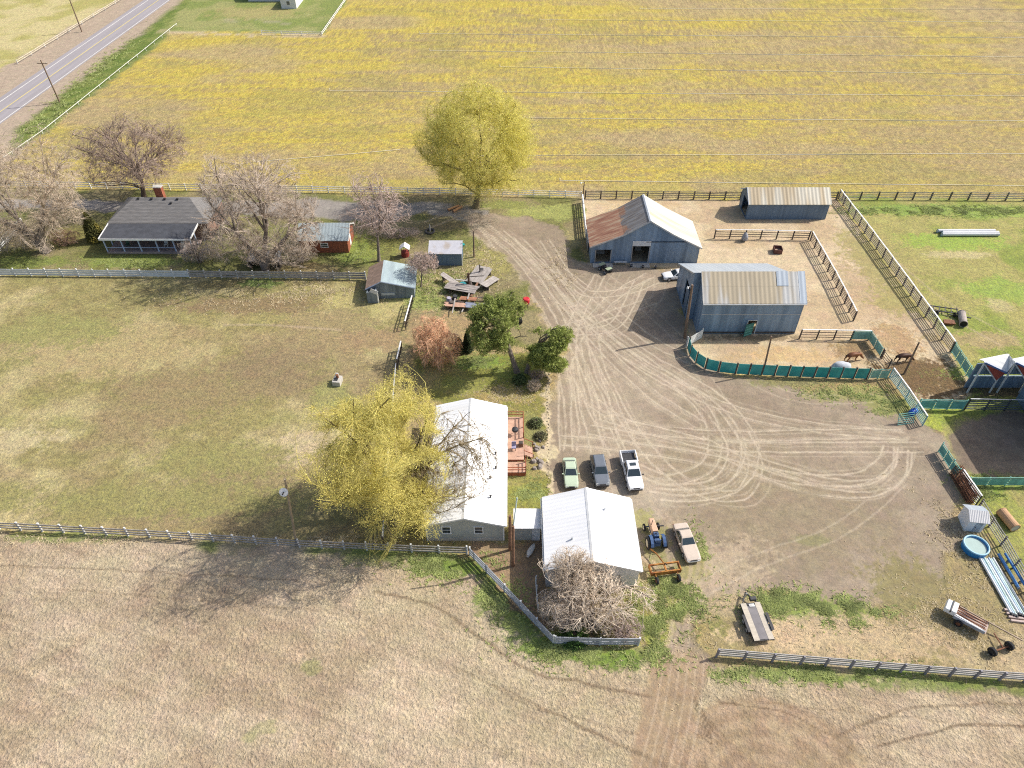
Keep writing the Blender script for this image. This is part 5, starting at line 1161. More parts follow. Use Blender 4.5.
for k in range(7):
    a = P(979 + k * 2.2, 559 + (k % 2)); b2 = P(1010 + k * 2.5, 614 + (k % 3)); a.z = b2.z = .18
    o = tag(empty("stacked_pipe", (a.x, a.y, 0)), "pale metal pipe in the side-by-side stack below the blue pool", "pipe", g_)
    m_ = [M("white_pipe", (.66, .68, .68), rough=.5, var=.08), M("bluish_pipe", (.45, .56, .66), rough=.45, var=.08), M("mint_pipe", (.52, .66, .62), rough=.5)][k % 3]
    mb = MB(); mb.tube([a, b2], .115, 10); p1 = mb.build("pipe_tube", m_, o, world=True)
    mb = MB(); mb.tube([b2, b2 + (b2 - a).normalized() * .25], .14, 10); mb.build("coupling", metal_dark, o, world=True)
for k, l in enumerate(("left one of two blue pipes leaning along the dark rail fence", "right one of two blue pipes leaning along the dark rail fence")):
    a = P(997 + k * 6, 556); b2 = P(1017 + k * 7, 590); a.z = b2.z = .35 + .1 * k
    o = thing("blue_pipe", l, "pipe", (a.x, a.y, 0)); mb = MB(); mb.tube([a, b2], .13, 10); mb.build("pipe_tube", M("blue_pipe", (.08, .24, .52), rough=.45), o, world=True); mb = MB(); mb.ring(b2, b2 - a, .14, .03, 12, 5); mb.build("rim", metal_grey, o, world=True)
    for q in (a.lerp(b2, .2), a.lerp(b2, .8)): mb = MB(); mb.box((q.x, q.y, (q.z - .13) / 2), (.3, .12, q.z - .13)); mb.build("block", wood_grey, o, world=True)
for k in range(4):
    a = P(1011 + k * 2.2, 609 + k * 3.6); q = thing("wooden_sleeper", "pale wooden sleeper across the lower end of the pipe stack", "sleeper", (a.x - .1, a.y - .2, 0), R(-8), "sleepers under the pipe stack"); mb = MB(); mb.box((0, 0, .1), (1.3, .2, .2)); mb.build("sleeper_beam", M("pink_grey_timber", lit(206, 186, 178), var=.15), q, bevel=.015)
for k in range(5):
    a = P(949 + k * 1.6, 474); b2 = P(966 + k * 1.8, 503); o = tag(empty("stacked_gate", (a.x, a.y, 0)), "rust-brown tubular gate leaning in the stack behind the pump house", "gate", "rusty gates leaning on the pipe fence")
    up = Vector((.12 + .1, .05, 1.35))
    for z in (.05, .3, .55, .8, 1.0):
        mb = MB(); mb.tube([a + up * z, b2 + up * z], .045, 6); mb.build("bar", rust, o, world=True)
    for u in (0, .33, .66, 1): mb = MB(); c = a.lerp(b2, u); mb.tube([c + up * .03, c + up], .045, 6); mb.build("upright", rust, o, world=True)
t = thing("water_barrel", "blue plastic barrel tipped against the slanting pipe fence", "barrel", tuple(P(912, 414)), R(35))
mb = MB(); mb.tube([(-.5, 0, .36), (-.46, 0, .38), (0, 0, .38), (.46, 0, .38), (.5, 0, .36)], [.3, .35, .38, .35, .3], 16); mb.build("barrel_body", M("barrel_blue", (.02, .12, .55), rough=.4), t, smooth=True); mb = MB(); mb.ring((0, 0, .38), (1, 0, 0), .38, .03); mb.build("rim", M("barrel_blue", (.02, .12, .55)), t)
t = thing("pipe_panel", "light green pipe panel lying propped by the blue barrel", "fence panel", tuple(P(905, 424)), R(10))
for k in range(6): mb = MB(); mb.tube([(-1.0, -.05 + k * .1, .1 + k * .25), (1.0, -.05 + k * .1, .1 + k * .25)], .035, 6); mb.build("bar", green_pipe, t)
for x in (-1.0, 0, 1.0): mb = MB(); mb.tube([(x, -.09, 0), (x, .47, 1.4)], .04, 6); mb.build("upright", green_pipe, t)
def cyl_thing(name, label, cat, a, b2, r, mat, inner, z):
    o = thing(name, label, cat, (a.x, a.y, 0)); a = a + Vector((0, 0, z)); b2 = b2 + Vector((0, 0, z)); d = (b2 - a).normalized()
    mb = MB(); mb.tube([a, a.lerp(b2, .33), a.lerp(b2, .66), b2], r, 18); mb.build("drum", mat, o, world=True, smooth=False)
    for c in (a, b2): mb = MB(); mb.ring(c, d, r, .05, 18, 5); mb.build("rim", mat, o, world=True)
    for c, s in ((a, -1), (b2, 1)): mb = MB(); mb.disc(c + d * s * .012, d, r * .86, .02, 18); mb.build("end_disc", inner, o, world=True)
    return o
cyl_thing("rolled_drum", "tan rolled drum lying on the grass behind the pump house", "drum", P(999, 514), P(1013, 531), .5, M("tan_drum", lit(206, 164, 126), var=.12, scale=2), M("grey_end", (.4, .4, .38)), .5)
cyl_thing("culvert_pipe", "short grey culvert pipe standing by the dark meadow implement", "pipe", P(960, 316), P(962, 327), .5, M("culvert_grey", (.36, .31, .28), var=.2), M("shaded_hollow", (.02, .02, .02)), .5)  # near-black discs over both mouths stand in for the shade inside the pipe
t = thing("harrow", "dark tangled harrow frame on the meadow beside the culvert pipe", "farm implement", tuple(P(943, 312)), R(-10))
for k in range(5): mb = MB(); mb.beam((-1.6 + k * .8, -.6, .35), (-1.2 + k * .75, .7, .45), .1, .1); mb.build("bar", metal_dark, t)
for y in (-.5, .6): mb = MB(); mb.beam((-1.7, y, .45), (1.9, y - .2, .4), .12, .12); mb.build("frame", metal_dark, t)
mb = MB(); mb.beam((.4, -.9, .3), (3.2, -1.3, .35), .14, .14); mb.build("drawbar", metal_dark, t)
for x in (-1.1, 1.2): mb = MB(); mb.wheel((x, -.9, .35), (1, 0, 0), .35, .18, 14); mb.build("wheel", rubber, t)
t = thing("rusty_scoop", "small rusty scoop lying on the meadow below the harrow", "scoop", tuple(P(948, 324)), R(-8))
mb = MB(); mb.hexa([(-.6, -.25, .02), (.6, -.25, .02), (.6, .25, .02), (-.6, .25, .02)], [(-.75, -.4, .4), (.75, -.4, .4), (.7, .35, .5), (-.7, .35, .5)]); mb.build("scoop_body", rust, t); mb = MB(); mb.beam((0, .3, .4), (.3, 1.0, .3), .06, .06); mb.build("handle", rust, t)
a, b2 = P(941, 236), P(998, 236)
for k, (o_, ln) in enumerate(((0, 0), (.55, .3), (1.1, -.2))):
    o = tag(empty("culvert_section", (a.x, a.y + o_, 0)), "long pale grey pipe in the stack lying on the green meadow", "pipe", "pale pipes stacked on the meadow")
    mb = MB(); mb.tube([(a.x + ln, a.y + o_, .3), (b2.x + ln * .6, b2.y + o_, .3)], .29, 14); mb.build("pipe_tube", M("pale_culvert", (.52, .53, .55), rough=.5, var=.08, scale=.6), o, world=True)
    mb = MB(); mb.ring((a.x + ln, a.y + o_, .3), (1, 0, 0), .29, .04, 14, 5); mb.build("rim", M("blue_end", (.2, .32, .42)), o, world=True)
t = thing("hay_feeder", "square rust-brown feeder box standing in the upper pen", "feeder", tuple(P(777, 252)), R(-6))
t.scale = (.8, .8, .8)
for nm, c, d in (("panel", (-.75, 0, .5), (.08, 1.5, 1.0)), ("panel", (.75, 0, .5), (.08, 1.5, 1.0)), ("panel", (0, -.79, .45), (1.42, .08, .9)), ("panel", (0, .79, .5), (1.42, .08, 1.0))): mb = MB(); mb.box(c, d); mb.build(nm, M("feeder_rust", (.13, .055, .045), var=.3), t)
mb = MB(); mb.box((0, 0, .2), (1.4, 1.48, .3)); mb.build("hay", M("hay", lit(190, 160, 140), var=.25, scale=6, bump=.4), t)
t = thing("hay_net", "grey bundle hung on the upper corral rail fence", "bundle", tuple(P(744, 241)))
mb = MB(); mb.tube([(0, 0, .1), (0, 0, .35), (.02, 0, .8), (0, .05, 1.3), (0, .05, 1.5)], [.25, .5, .5, .3, .08], 12); mb.build("bundle_body", M("grey_bundle", (.28, .29, .32), var=.4, scale=6, bump=.5), t); mb = MB(); mb.ring((0, .05, 1.52), (1, 0, 0), .08, .02, 10, 4); mb.build("hook", metal_dark, t)
t = thing("trough", "white concrete trough stand with a dark pipe on the pasture", "trough", tuple(P(338, 383)), R(-6))
mb = MB(); mb.box((0, 0, .35), (1.0, 1.3, .7)); mb.build("trough_body", concrete, t, bevel=.03); mb = MB(); mb.box((-.12, -.12, .715), (.5, .5, .05)); mb.build("lid", metal_dark, t); mb = MB(); mb.tube([(.0, .25, .7), (.0, .25, 1.15)], .17, 10); mb.build("stand_pipe", rust, t); mb = MB(); mb.box((-.15, .6, .85), (.35, .12, .5)); mb.build("back_plate", old_white, t)
t = thing("tarp_heap", "pale grey tarpaulin mound against the inside of the teal windbreak", "tarp heap", tuple(P(840, 370)))
mb = MB(); n = 18; v = [(0, 0, 1.25)]; f = []
rg = random.Random(3)
for i, (r, z) in enumerate(((.45, 1.2), (.85, .95), (1.0, .55), (1.05, 0))):
    v += [(r * 1.25 * math.cos(2 * math.pi * k / n) * rg.uniform(.93, 1.07), r * .72 * math.sin(2 * math.pi * k / n) * rg.uniform(.93, 1.07), z * rg.uniform(.94, 1.04)) for k in range(n)]
f += [(0, 1 + k, 1 + (k + 1) % n) for k in range(n)]
for i in range(3): f += [(1 + i * n + k, 1 + (i + 1) * n + k, 1 + (i + 1) * n + (k + 1) % n, 1 + i * n + (k + 1) % n) for k in range(n)]
mb.add(v, f); mb.build("tarpaulin", M("grey_tarp", (.5, .52, .56), var=.15, scale=4, bump=.2), t, smooth=True)
mb = MB(); mb.ring((.1, 0, .8), (.1, 0, 1), .9, .03, 20, 5); o_ = mb.build("rope", wood_grey, t); o_.scale = (1.22, .7, 1)

# junk corner: weathered platforms, boards, tarp heap, trailer deck
def planks(name, label, cat, loc, rz, w, l, n, z, mat, tilt=0.0, legs=True):
    o = thing(name, label, cat, (loc[0], loc[1], 0), rz); rg = random.Random(int(loc[0] * 7) + n)
    for k in range(n):
        x = -w / 2 + w / n * (k + .5); mb = MB(); j = rg.uniform(-.15, .15)
        mb.beam((x, -l / 2 + j, z - tilt * l / 2 + rg.uniform(0, .03)), (x, l / 2 + j, z + tilt * l / 2 + rg.uniform(0, .03)), w / n * .93, .05); mb.build("board", mat, o)
    for y in (-l * .35, l * .35):
        zz = z + tilt * y; mb = MB(); mb.box((0, y, (zz - .03) / 2), (w * .9, .12, max(zz - .05, .1))); mb.build("bearer", wood_dark, o)
    return o
pale_bd = M("bleached_boards", lit(182, 174, 168), var=.18, scale=2)
planks("board_stack", "bleached platform of loose boards at the top of the junk corner", "platform", p_(480, 278), R(-25), 2.6, 3.6, 5, .7, pale_bd, .12)
planks("board_ramp", "tilted bleached ramp of boards right of the junk platform", "ramp", p_(490, 285), R(-32), 1.3, 3.4, 3, .6, pale_bd, -.15)
planks("old_raft", "curved dark deck of grey boards in the middle of the junk corner", "deck", p_(462, 292), R(76), 1.9, 4.6, 4, .8, M("grey_raft_boards", lit(160, 152, 148), var=.25, scale=2), .04)
planks("scrap_pallet", "small pale pallet at the left tip of the junk deck", "pallet", p_(450, 284), R(48), .9, 3.2, 3, .9, pale_bd, .12)
planks("plank_pile", "pink-brown pile of planks at the front of the junk corner", "plank pile", p_(458, 308), R(84), 1.0, 3.8, 4, .55, M("pinkish_planks", lit(206, 166, 144), var=.15, scale=2), 0)
planks("brown_board_pile", "short orange-brown board pile beside the tangled scrap heap", "plank pile", p_(468, 302), R(82), .8, 2.4, 3, .6, M("orange_planks", lit(176, 124, 96), var=.2), 0)
planks("blue_grey_deck", "blue-grey trailer deck under the pine's left edge", "deck", p_(476, 309), R(84), 1.2, 3.0, 4, .6, M("blue_grey_planks", lit(140, 146, 164), var=.2), 0)
rg = random.Random(12)
for k in range(14):
    q = P(rg.uniform(446, 494), rg.uniform(276, 312)); z = rg.uniform(.3, .95)
    o = tag(empty("loose_board", q, rg.uniform(-.6, .6) + (1.4 if k % 3 else .3)), "loose weathered board tossed across the junk corner", "board", "loose boards in the junk corner")
    mb = MB(); l = rg.uniform(.8, 1.9); mb.beam((0, -l, z), (0, l, z + rg.uniform(-.25, .25)), rg.uniform(.16, .3), .05); mb.build("board_face", [pale_bd, wood_dark, wood_brown, wood_grey][k % 4], o)
    mb = MB(); mb.box((0, 0, z / 2 - .03), (.25, .3, z - .06)); mb.build("block", wood_dark, o)
t = thing("scrap_post", "rusty upright post with a crossbar in the junk corner", "post", tuple(P(469, 288)))
mb = MB(); mb.tube([(0, 0, 0), (0, 0, 2.6)], .16, 8); mb.build("post_shaft", M("dark_rust", (.09, .05, .035)), t); mb = MB(); mb.beam((-.7, 0, 1.9), (2.2, .2, 2.0), .09, .09); mb.build("crossbar", wood_dark, t)
t = thing("gate_post", "dark gate post standing on the bleached junk platform", "post", tuple(P(480, 276)))
mb = MB(); mb.box((0, 0, 1.0), (.16, .16, 2.0)); mb.build("post_shaft", wood_dark, t); mb = MB(); mb.box((.3, 0, 1.2), (.5, .08, .5)); mb.build("board", wood_grey, t)
t = thing("teal_tub", "teal plastic tub beside the rusty junk post", "tub", tuple(P(463, 286)))
mb = MB(); mb.tube([(0, 0, 0), (0, 0, .45)], [.35, .48], 14); mb.build("tub_body", M("tub_teal", (.03, .22, .25)), t); mb = MB(); mb.ring((0, 0, .45), (0, 0, 1), .48, .03, 14, 5); mb.build("rim", M("tub_teal", (.03, .22, .25)), t)
for k, (x, y, l, m_) in enumerate(((449, 302, "lilac-grey scrap drum left in the junk heap", M("lilac_scrap", (.33, .31, .38), var=.4, scale=5)), (455, 300, "small dark scrap drum beside the lilac one", metal_dark), (452, 306, "dark brown scrap drum at the front of the heap", wood_dark))):
    q = thing("scrap_drum", l, "drum", tuple(P(x, y))); mb = MB(); mb.tube([(0, 0, 0), (0, 0, .4), (.05, 0, .75)], [.34, .36, .33], 12); mb.build("drum", m_, q); mb = MB(); mb.ring((.0, 0, .4), (0, 0, 1), .36, .03, 12, 5); mb.build("rim", m_, q)
t = thing("fuel_drum", "bright red fuel drum at the yard edge by the pine", "drum", tuple(P(526, 306)), R(20))
red_p = M("bright_red", (.55, .025, .04), rough=.45, var=.06)
mb = MB(); mb.tube([(0, 0, .5), (0, 0, .75), (0, 0, 1.25), (0, 0, 1.35)], [.42, .5, .5, .4], 14); mb.build("drum", red_p, t, smooth=False)
for a in (.2, 1.77, 3.34, 4.9): mb = MB(); mb.beam((.35 * math.cos(a), .35 * math.sin(a), .6), (.5 * math.cos(a), .5 * math.sin(a), 0), .07, .07); mb.build("leg", metal_dark, t)
t = thing("wheeled_implement", "dark wheeled implement half hidden under the pine at the yard edge", "farm implement", tuple(P(514, 323)), R(0))
mb = MB(); mb.beam((-2.2, 0, .5), (.8, .1, .5), .14, .14); mb.build("axle_bar", metal_dark, t)
for x in (-.1, .9): mb = MB(); mb.wheel((x, 0, .5), (.95, .3, 0), .5, .26, 18); w = mb.build("wheel", rubber, t); mb = MB(); mb.disc((x, 0, .5), (.95, .3, 0), .28, .2, 12); mb.build("rim", metal_grey, w)
# fire ring and logs by the drive
t = thing("fire_pit", "dark fire ring with a pale statue-like post on the lawn by the drive", "fire pit", tuple(P(430, 232)))
mb = MB(); mb.ring((0, 0, .15), (0, 0, 1), .7, .18, 18, 6); mb.build("ring", M("sooty_stone", (.08, .075, .07), var=.4, scale=5), t); mb = MB(); mb.tube([(0, .3, 0), (0, .3, 1.0), (0, .3, 1.25)], [.14, .12, .06], 8); mb.build("post", concrete, t)
for k, l in enumerate(("upper peeled orange log lying beside the big yellow tree", "lower peeled pale log lying beside the big yellow tree")):
    a, b2 = P(448 + k * 5, 211 - k * 0 + k * 1.5), P(459 + k * 3, 206.5 + k * 1); a.z = b2.z = .22
    o = thing("log", l, "log", (a.x, a.y, 0)); mb = MB(); mb.tube([a, b2], [.22, .18], 10); mb.build("log_body", M("peeled_log", lit(226, 172, 122) if k == 0 else lit(230, 196, 140), var=.1), o, world=True); mb = MB(); mb.disc(a, b2 - a, .19, .03, 10); mb.build("cut_end", wood_brown, o, world=True)
t = thing("sack", "crumpled white sack beside the breezeway in the garage pen", "sack", tuple(P(531, 551)), R(-25))
mb = MB(); mb.tube([(0, -.9, .15), (0, -.4, .3), (.05, .3, .28), (0, .8, .16)], [.12, .3, .26, .1], 10); mb.build("sack_body", M("white_sack", (.66, .64, .6), bump=.3), t, smooth=True); mb = MB(); mb.ring((0, -.8, .17), (0, 1, .2), .17, .02, 10, 4); mb.build("tie", wood_brown, t)
# planting bed rocks between the deck and the yard
rg = random.Random(8)
rock_m = M("garden_rock", (.30, .26, .23), var=.35, scale=3, bump=.4)
for k in range(16):
    x, y = rg.uniform(531, 546), rg.uniform(436, 470); q = P(x, y)
    o = tag(empty("garden_rock", q, rg.uniform(0, 6)), "rough brown rock in the planting bed beside the deck steps", "rock", "rocks in the planting bed"); mb = MB(); r = rg.uniform(.18, .42)
    pts = [(r * math.cos(2 * math.pi * i / 9) * rg.uniform(.8, 1.15), r * .8 * math.sin(2 * math.pi * i / 9) * rg.uniform(.8, 1.15)) for i in range(9)]
    mb.hexa([(a, b, 0) for a, b in pts], [(a * .6, b * .6, r * rg.uniform(.6, .95)) for a, b in pts]); mb.build("rock_body", rock_m, o, bevel=.04)
for k in range(46):
    y = 352 + k * 3.15; x = 548.5 + rg.uniform(-1.2, 1.2); q = P(x, y)
    o = tag(empty("edging_stone", q, rg.uniform(0, 6)), "pale edging stone in the row between lawn and gravel yard", "stone", "edging stones along the yard"); mb = MB(); r = rg.uniform(.08, .17)
    pts = [(r * math.cos(2 * math.pi * i / 8) * rg.uniform(.8, 1.15), r * .8 * math.sin(2 * math.pi * i / 8) * rg.uniform(.8, 1.15)) for i in range(8)]
    mb.hexa([(a, b, 0) for a, b in pts], [(a * .7, b * .7, r * rg.uniform(.5, .9)) for a, b in pts]); mb.build("stone_body", M("pale_stone", lit(206, 190, 162), var=.2), o, bevel=.03)

# ------------------------------------------------------------------ the two horses
def horse(label, loc, rz, coat, mane, graze):
    t = thing("horse", label, "horse", (loc[0], loc[1], 0), rz)
    me = bpy.data.meshes.new("body"); hd = -.75 if graze else .55
    V_ = [(0, .62, 1.22), (0, .1, 1.18), (0, -.5, 1.24),                      # rump, barrel, withers
          (0, -.85, 1.35 if not graze else 1.12), (0, -1.2, 1.75 if not graze else .72), (0, -1.38, 1.72 if not graze else .48), (0, -1.72, 1.48 if not graze else .18)]
    Rr = [(.29, .31), (.31, .34), (.26, .33), (.15, .24), (.11, .17), (.11, .14), (.07, .08)]
    E_ = [(0, 1), (1, 2), (2, 3), (3, 4), (4, 5), (5, 6)]
    def leg(at, pts, rad):
        p = at
        for q, r in zip(pts, rad): V_.append(q); Rr.append((r, r)); E_.append((p, len(V_) - 1)); p = len(V_) - 1
    for s in (-1, 1):
        o = .12 * s
        leg(0, [(s * .17, .68 + o * .4, .92), (s * .17, .62 + o, .70), (s * .17, .80 + o, .45), (s * .17, .77 + o, .12), (s * .17, .72 + o, .03)], [.17, .12, .075, .05, .07])
        leg(2, [(s * .16, -.52 - o * .4, .9), (s * .16, -.54 - o, .52), (s * .16, -.54 - o, .12), (s * .16, -.58 - o, .03)], [.13, .075, .048, .068])
    leg(5, [(.07, -1.34, V_[5][2] + .2)], [.03]); leg(5, [(-.07, -1.34, V_[5][2] + .2)], [.03])
    me.from_pydata(V_, E_, []); o = link(bpy.data.objects.new("body", me)); o.parent = t; me.materials.append(coat)
    md = o.modifiers.new("skin", 'SKIN'); md.use_smooth_shade = True
    for i, r in enumerate(Rr): me.skin_vertices[0].data[i].radius = r; me.skin_vertices[0].data[i].use_root = (i == 0)
    o.modifiers.new("sub", 'SUBSURF').levels = 1
    mb = MB(); mb.tube([(0, .86, 1.25), (0, 1.0, 1.05), (0, 1.02, .55)], [.05, .09, .03], 8); mb.build("tail", mane, t, smooth=True)
    mb = MB(); z1 = V_[3][2] + .24; mb.hexa([(-.03, -.55, 1.5), (.03, -.55, 1.5), (.03, -1.18, V_[4][2] + .08), (-.03, -1.18, V_[4][2] + .08)], [(-.02, -.5, 1.6), (.02, -.5, 1.6), (.02, -1.1, V_[4][2] + .22), (-.02, -1.1, V_[4][2] + .22)]); mb.build("mane", mane, t)
horse("chestnut horse grazing behind the teal windbreak's end", p_(851, 361), R(100), M("chestnut_coat", (.20, .075, .03), rough=.6, var=.2), M("dark_mane", (.05, .025, .015)), True)
horse("dark bay horse walking on the manured corral floor", p_(901, 362), R(95), M("bay_coat", (.075, .03, .018), rough=.6, var=.2), M("black_mane", (.015, .012, .01)), True)
# ------------------------------------------------------------------ trees and shrubs
def mesh_np(name, V, F, mat, parent, smooth=True):
    me = bpy.data.meshes.new(name); k = F.shape[1]
    me.vertices.add(len(V)); me.vertices.foreach_set("co", V.astype(np.float32).ravel())
    me.loops.add(F.size); me.loops.foreach_set("vertex_index", F.astype(np.int32).ravel())
    me.polygons.add(len(F)); me.polygons.foreach_set("loop_start", (np.arange(len(F)) * k).astype(np.int32)); me.polygons.foreach_set("loop_total", np.full(len(F), k, np.int32))
    if smooth: me.polygons.foreach_set("use_smooth", np.ones(len(F), bool))
    me.update(calc_edges=True); me.materials.append(mat)
    o = link(bpy.data.objects.new(name, me)); o.parent = parent; return o
def tubes_np(paths, radii, n):
    """paths (B, K, 3), radii (B, K) -> quads of B tapering tubes"""
    B, K, _ = paths.shape
    d = np.zeros_like(paths); d[:, 1:-1] = paths[:, 2:] - paths[:, :-2]; d[:, 0] = paths[:, 1] - paths[:, 0]; d[:, -1] = paths[:, -1] - paths[:, -2]
    d /= np.linalg.norm(d, axis=2, keepdims=True) + 1e-9
    ref = np.where(np.abs(d[..., 2:3]) < .9, np.array([0, 0, 1.0]), np.array([1.0, 0, 0]))
    a = np.cross(d, ref); a /= np.linalg.norm(a, axis=2, keepdims=True) + 1e-9; b = np.cross(d, a)
    t = np.arange(n) * 2 * np.pi / n
    V = paths[:, :, None] + radii[:, :, None, None] * (a[:, :, None] * np.cos(t)[None, None, :, None] + b[:, :, None] * np.sin(t)[None, None, :, None])
    idx = np.arange(B * K * n).reshape(B, K, n)
    F = np.stack([idx[:, :-1, :], np.roll(idx[:, :-1, :], -1, 2), np.roll(idx[:, 1:, :], -1, 2), idx[:, 1:, :]], -1).reshape(-1, 4)
    return V.reshape(-1, 3), F
def grow(seed, trunk, crown_c, crown_r, counts, r0, arch=(.35, .3, .25, .2), droop=0.0, shell=(.75, .45, .3, .15), gap=.0, low=-1.0, lumpy=.22, out=.35):
    """trunk: list of points; then levels of branches, each to a point of the crown, springing from the nearest older wood"""
    rg = np.random.default_rng(seed)
    cc = np.array(crown_c); cr = np.array(crown_r)
    def targets(n, sh):
        out_ = []
        while sum(len(o) for o in out_) < n:
            v = rg.normal(size=(n * 2, 3)); v /= np.linalg.norm(v, axis=1, keepdims=True)
            u = (sh + (1 - sh) * rg.random(n * 2)) ** .6
            p = v * u[:, None]
            ok = p[:, 2] > low
            if gap > 0:
                q = cc + p * cr
                nn = fbm(q[:, 0] * .32 + seed, q[:, 1] * .32 + q[:, 2] * .4, seed + 5, 3); ok &= nn > gap
            lump = 1 + lumpy * (fbm(v[:, 0] * 2.2 + seed, v[:, 1] * 2.2 + v[:, 2] * 1.7, seed + 9, 2) - .5) * 2
            out_.append((cc + p * cr * lump[:, None])[ok])
        return np.concatenate(out_)[:n]
    nodes = []; dirs = []; rads = []; lvl = []; res = []
    for tr in trunk:
        tp = np.array(tr, float); K = 8
        u = np.linspace(0, 1, K) * (len(tp) - 1); i = np.minimum(u.astype(int), len(tp) - 2); f = (u - i)[:, None]
        path = tp[i] * (1 - f) + tp[i + 1] * f
        rr = r0 * (1 - .45 * np.linspace(0, 1, K)); rr[0] *= 1.35
        res.append((0, path[None], rr[None]))
        d = np.gradient(path, axis=0); d /= np.linalg.norm(d, axis=1, keepdims=True)
        s = K // 2
        nodes.append(path[s:]); dirs.append(d[s:]); rads.append(rr[s:])
    segs = (6, 5, 4, 3)
    for L_, n in enumerate(counts):
        N_ = np.concatenate(nodes); D_ = np.concatenate(dirs); R_ = np.concatenate(rads)
        T = targets(n, shell[L_])
        best = np.zeros(n, int)
        if L_ == 3:                                                     # twigs spring from the youngest wood only
            N_ = np.concatenate(nodes[-2:]); D_ = np.concatenate(dirs[-2:]); R_ = np.concatenate(rads[-2:])
        if len(N_) > 3500:
            pk = rg.permutation(len(N_))[:3500]; N_, D_, R_ = N_[pk], D_[pk], R_[pk]
        Nf, Df = N_.astype(np.float32), D_.astype(np.float32); nn2 = (Nf ** 2).sum(1); nd = (Nf * Df).sum(1)
        for s0 in range(0, n, 1000):
            q = T[s0:s0 + 1000].astype(np.float32)
            dist = np.sqrt(np.maximum((q ** 2).sum(1)[:, None] + nn2[None] - 2 * (q @ Nf.T), 1e-4))
            best[s0:s0 + 1000] = ((1.25 if L_ < 2 else 1.5) * dist - (.45 if L_ < 2 else .85) * ((q @ Df.T) - nd[None])).argmin(1)
        A = N_[best]; dA = D_[best]; ln = np.linalg.norm(T - A, axis=1)
        keep = ln > .08; A, dA, T, ln, bb = A[keep], dA[keep], T[keep], ln[keep], best[keep]
        up = np.array([0, 0, 1.0 if droop <= 0 else .3]); outw = (T - cc); outw /= np.linalg.norm(outw, axis=1, keepdims=True) + 1e-6
        C = A + (dA * .55 + up * .3 + outw * out * .5) * (ln * arch[L_] * 1.3)[:, None] + rg.normal(size=A.shape) * (ln * .06)[:, None]
        if droop and L_ >= 2: T = T - np.array([0, 0, 1.0]) * (droop * ln)[:, None]
        K = segs[L_]; t = np.linspace(0, 1, K)[None, :, None]
        path = A[:, None] * (1 - t) ** 2 + 2 * C[:, None] * t * (1 - t) + T[:, None] * t ** 2
        if K > 3: path[:, 1:-1] += rg.normal(size=path[:, 1:-1].shape) * (ln * .025)[:, None, None]
        rs = np.minimum(R_[bb] * .72, (.017, .013, .012, .010)[L_] * ln + (.04, .025, .016, .012)[L_])
        re = (.05, .022, .012, .006)[L_]
        rad = rs[:, None] * (1 - np.linspace(0, 1, K)[None]) + np.minimum(re, rs)[:, None] * np.linspace(0, 1, K)[None]
        res.append((L_ + 1, path, rad))
        d = np.gradient(path, axis=1); d /= np.linalg.norm(d, axis=2, keepdims=True) + 1e-9
        nodes.append(path[:, 1:].reshape(-1, 3)); dirs.append(d[:, 1:].reshape(-1, 3)); rads.append(rad[:, 1:].reshape(-1))
    return res, rg
def leaves_np(rg, at, n, size, jitter, aspect=.5):
    """n small leaf faces (bent quads) scattered round the given points"""
    p = at[rg.integers(0, len(at), n)] + rg.normal(size=(n, 3)) * jitter
    a = rg.normal(size=(n, 3)); a /= np.linalg.norm(a, axis=1, keepdims=True); b = np.cross(a, rg.normal(size=(n, 3))); b /= np.linalg.norm(b, axis=1, keepdims=True) + 1e-9
    s = size * rg.uniform(.6, 1.4, (n, 1))
    V = np.stack([p - a * s, p - b * s * aspect, p + a * s, p + b * s * aspect], 1).reshape(-1, 3)
    return V, np.arange(4 * n).reshape(-1, 4)
def tree(label, cat, base, crown_c, crown_r, counts, r0, bark, twig, seed, fork=.35, trunk_pts=None, leaf=None, name="bare_tree", twig_w=1.0, **kw):
    """crown_c relative to the base; parts: trunk (with limbs) and crown (branches, twigs, leaves)"""
    t = thing(name, label, cat, (base[0], base[1], 0))
    tr = trunk_pts or [[(0, 0, -.1), (crown_c[0] * .25, crown_c[1] * .25, crown_c[2] * fork * .6), (crown_c[0] * .6, crown_c[1] * .6, crown_c[2] * fork * 1.5)]]
    res, rg = grow(seed, tr, crown_c, crown_r, counts, r0, **kw)
    TV, TF, CV, CF = [], [], [], []; to = co = 0; tips = []
    for L_, path, rad in res:
        n = {0: 10, 1: 7, 2: 5}.get(L_, 3)
        V, F = tubes_np(path, rad * (twig_w if L_ >= 3 else 1), n)
        if L_ <= 1: TV.append(V); TF.append(F + to); to += len(V)
        else: CV.append(V); CF.append(F + co); co += len(V)
        if L_ >= 3: tips.append(path[:, 1:].reshape(-1, 3))
    mesh_np("trunk", np.concatenate(TV), np.concatenate(TF), bark, t)
    cr = mesh_np("crown", np.concatenate(CV), np.concatenate(CF), twig, t)
    if leaf:
        n, size, jit, mat = leaf[:4]
        V, F = leaves_np(rg, np.concatenate(tips), n, size, jit, leaf[4] if len(leaf) > 4 else .5)
        mesh_np("foliage", V, F, mat, cr, smooth=False)
    return t
bark_g = M("grey_bark", (.22, .18, .15), var=.3, scale=3, bump=.4)
bark_d = M("dark_bark", (.10, .075, .06), var=.3, scale=3, bump=.4)
bark_w = M("willow_bark", (.20, .16, .085), var=.3, scale=3, bump=.4)
twig_tan = M("tan_twigs", (.58, .475, .365), var=.3, scale=.6)
twig_brown = M("brown_twigs", (.43, .33, .265), var=.3, scale=.6)
twig_pink = M("pinkish_twigs", (.52, .405, .35), var=.25, scale=.6)
twig_grey = M("mauve_grey_twigs", (.53, .435, .35), var=.35, scale=.6)
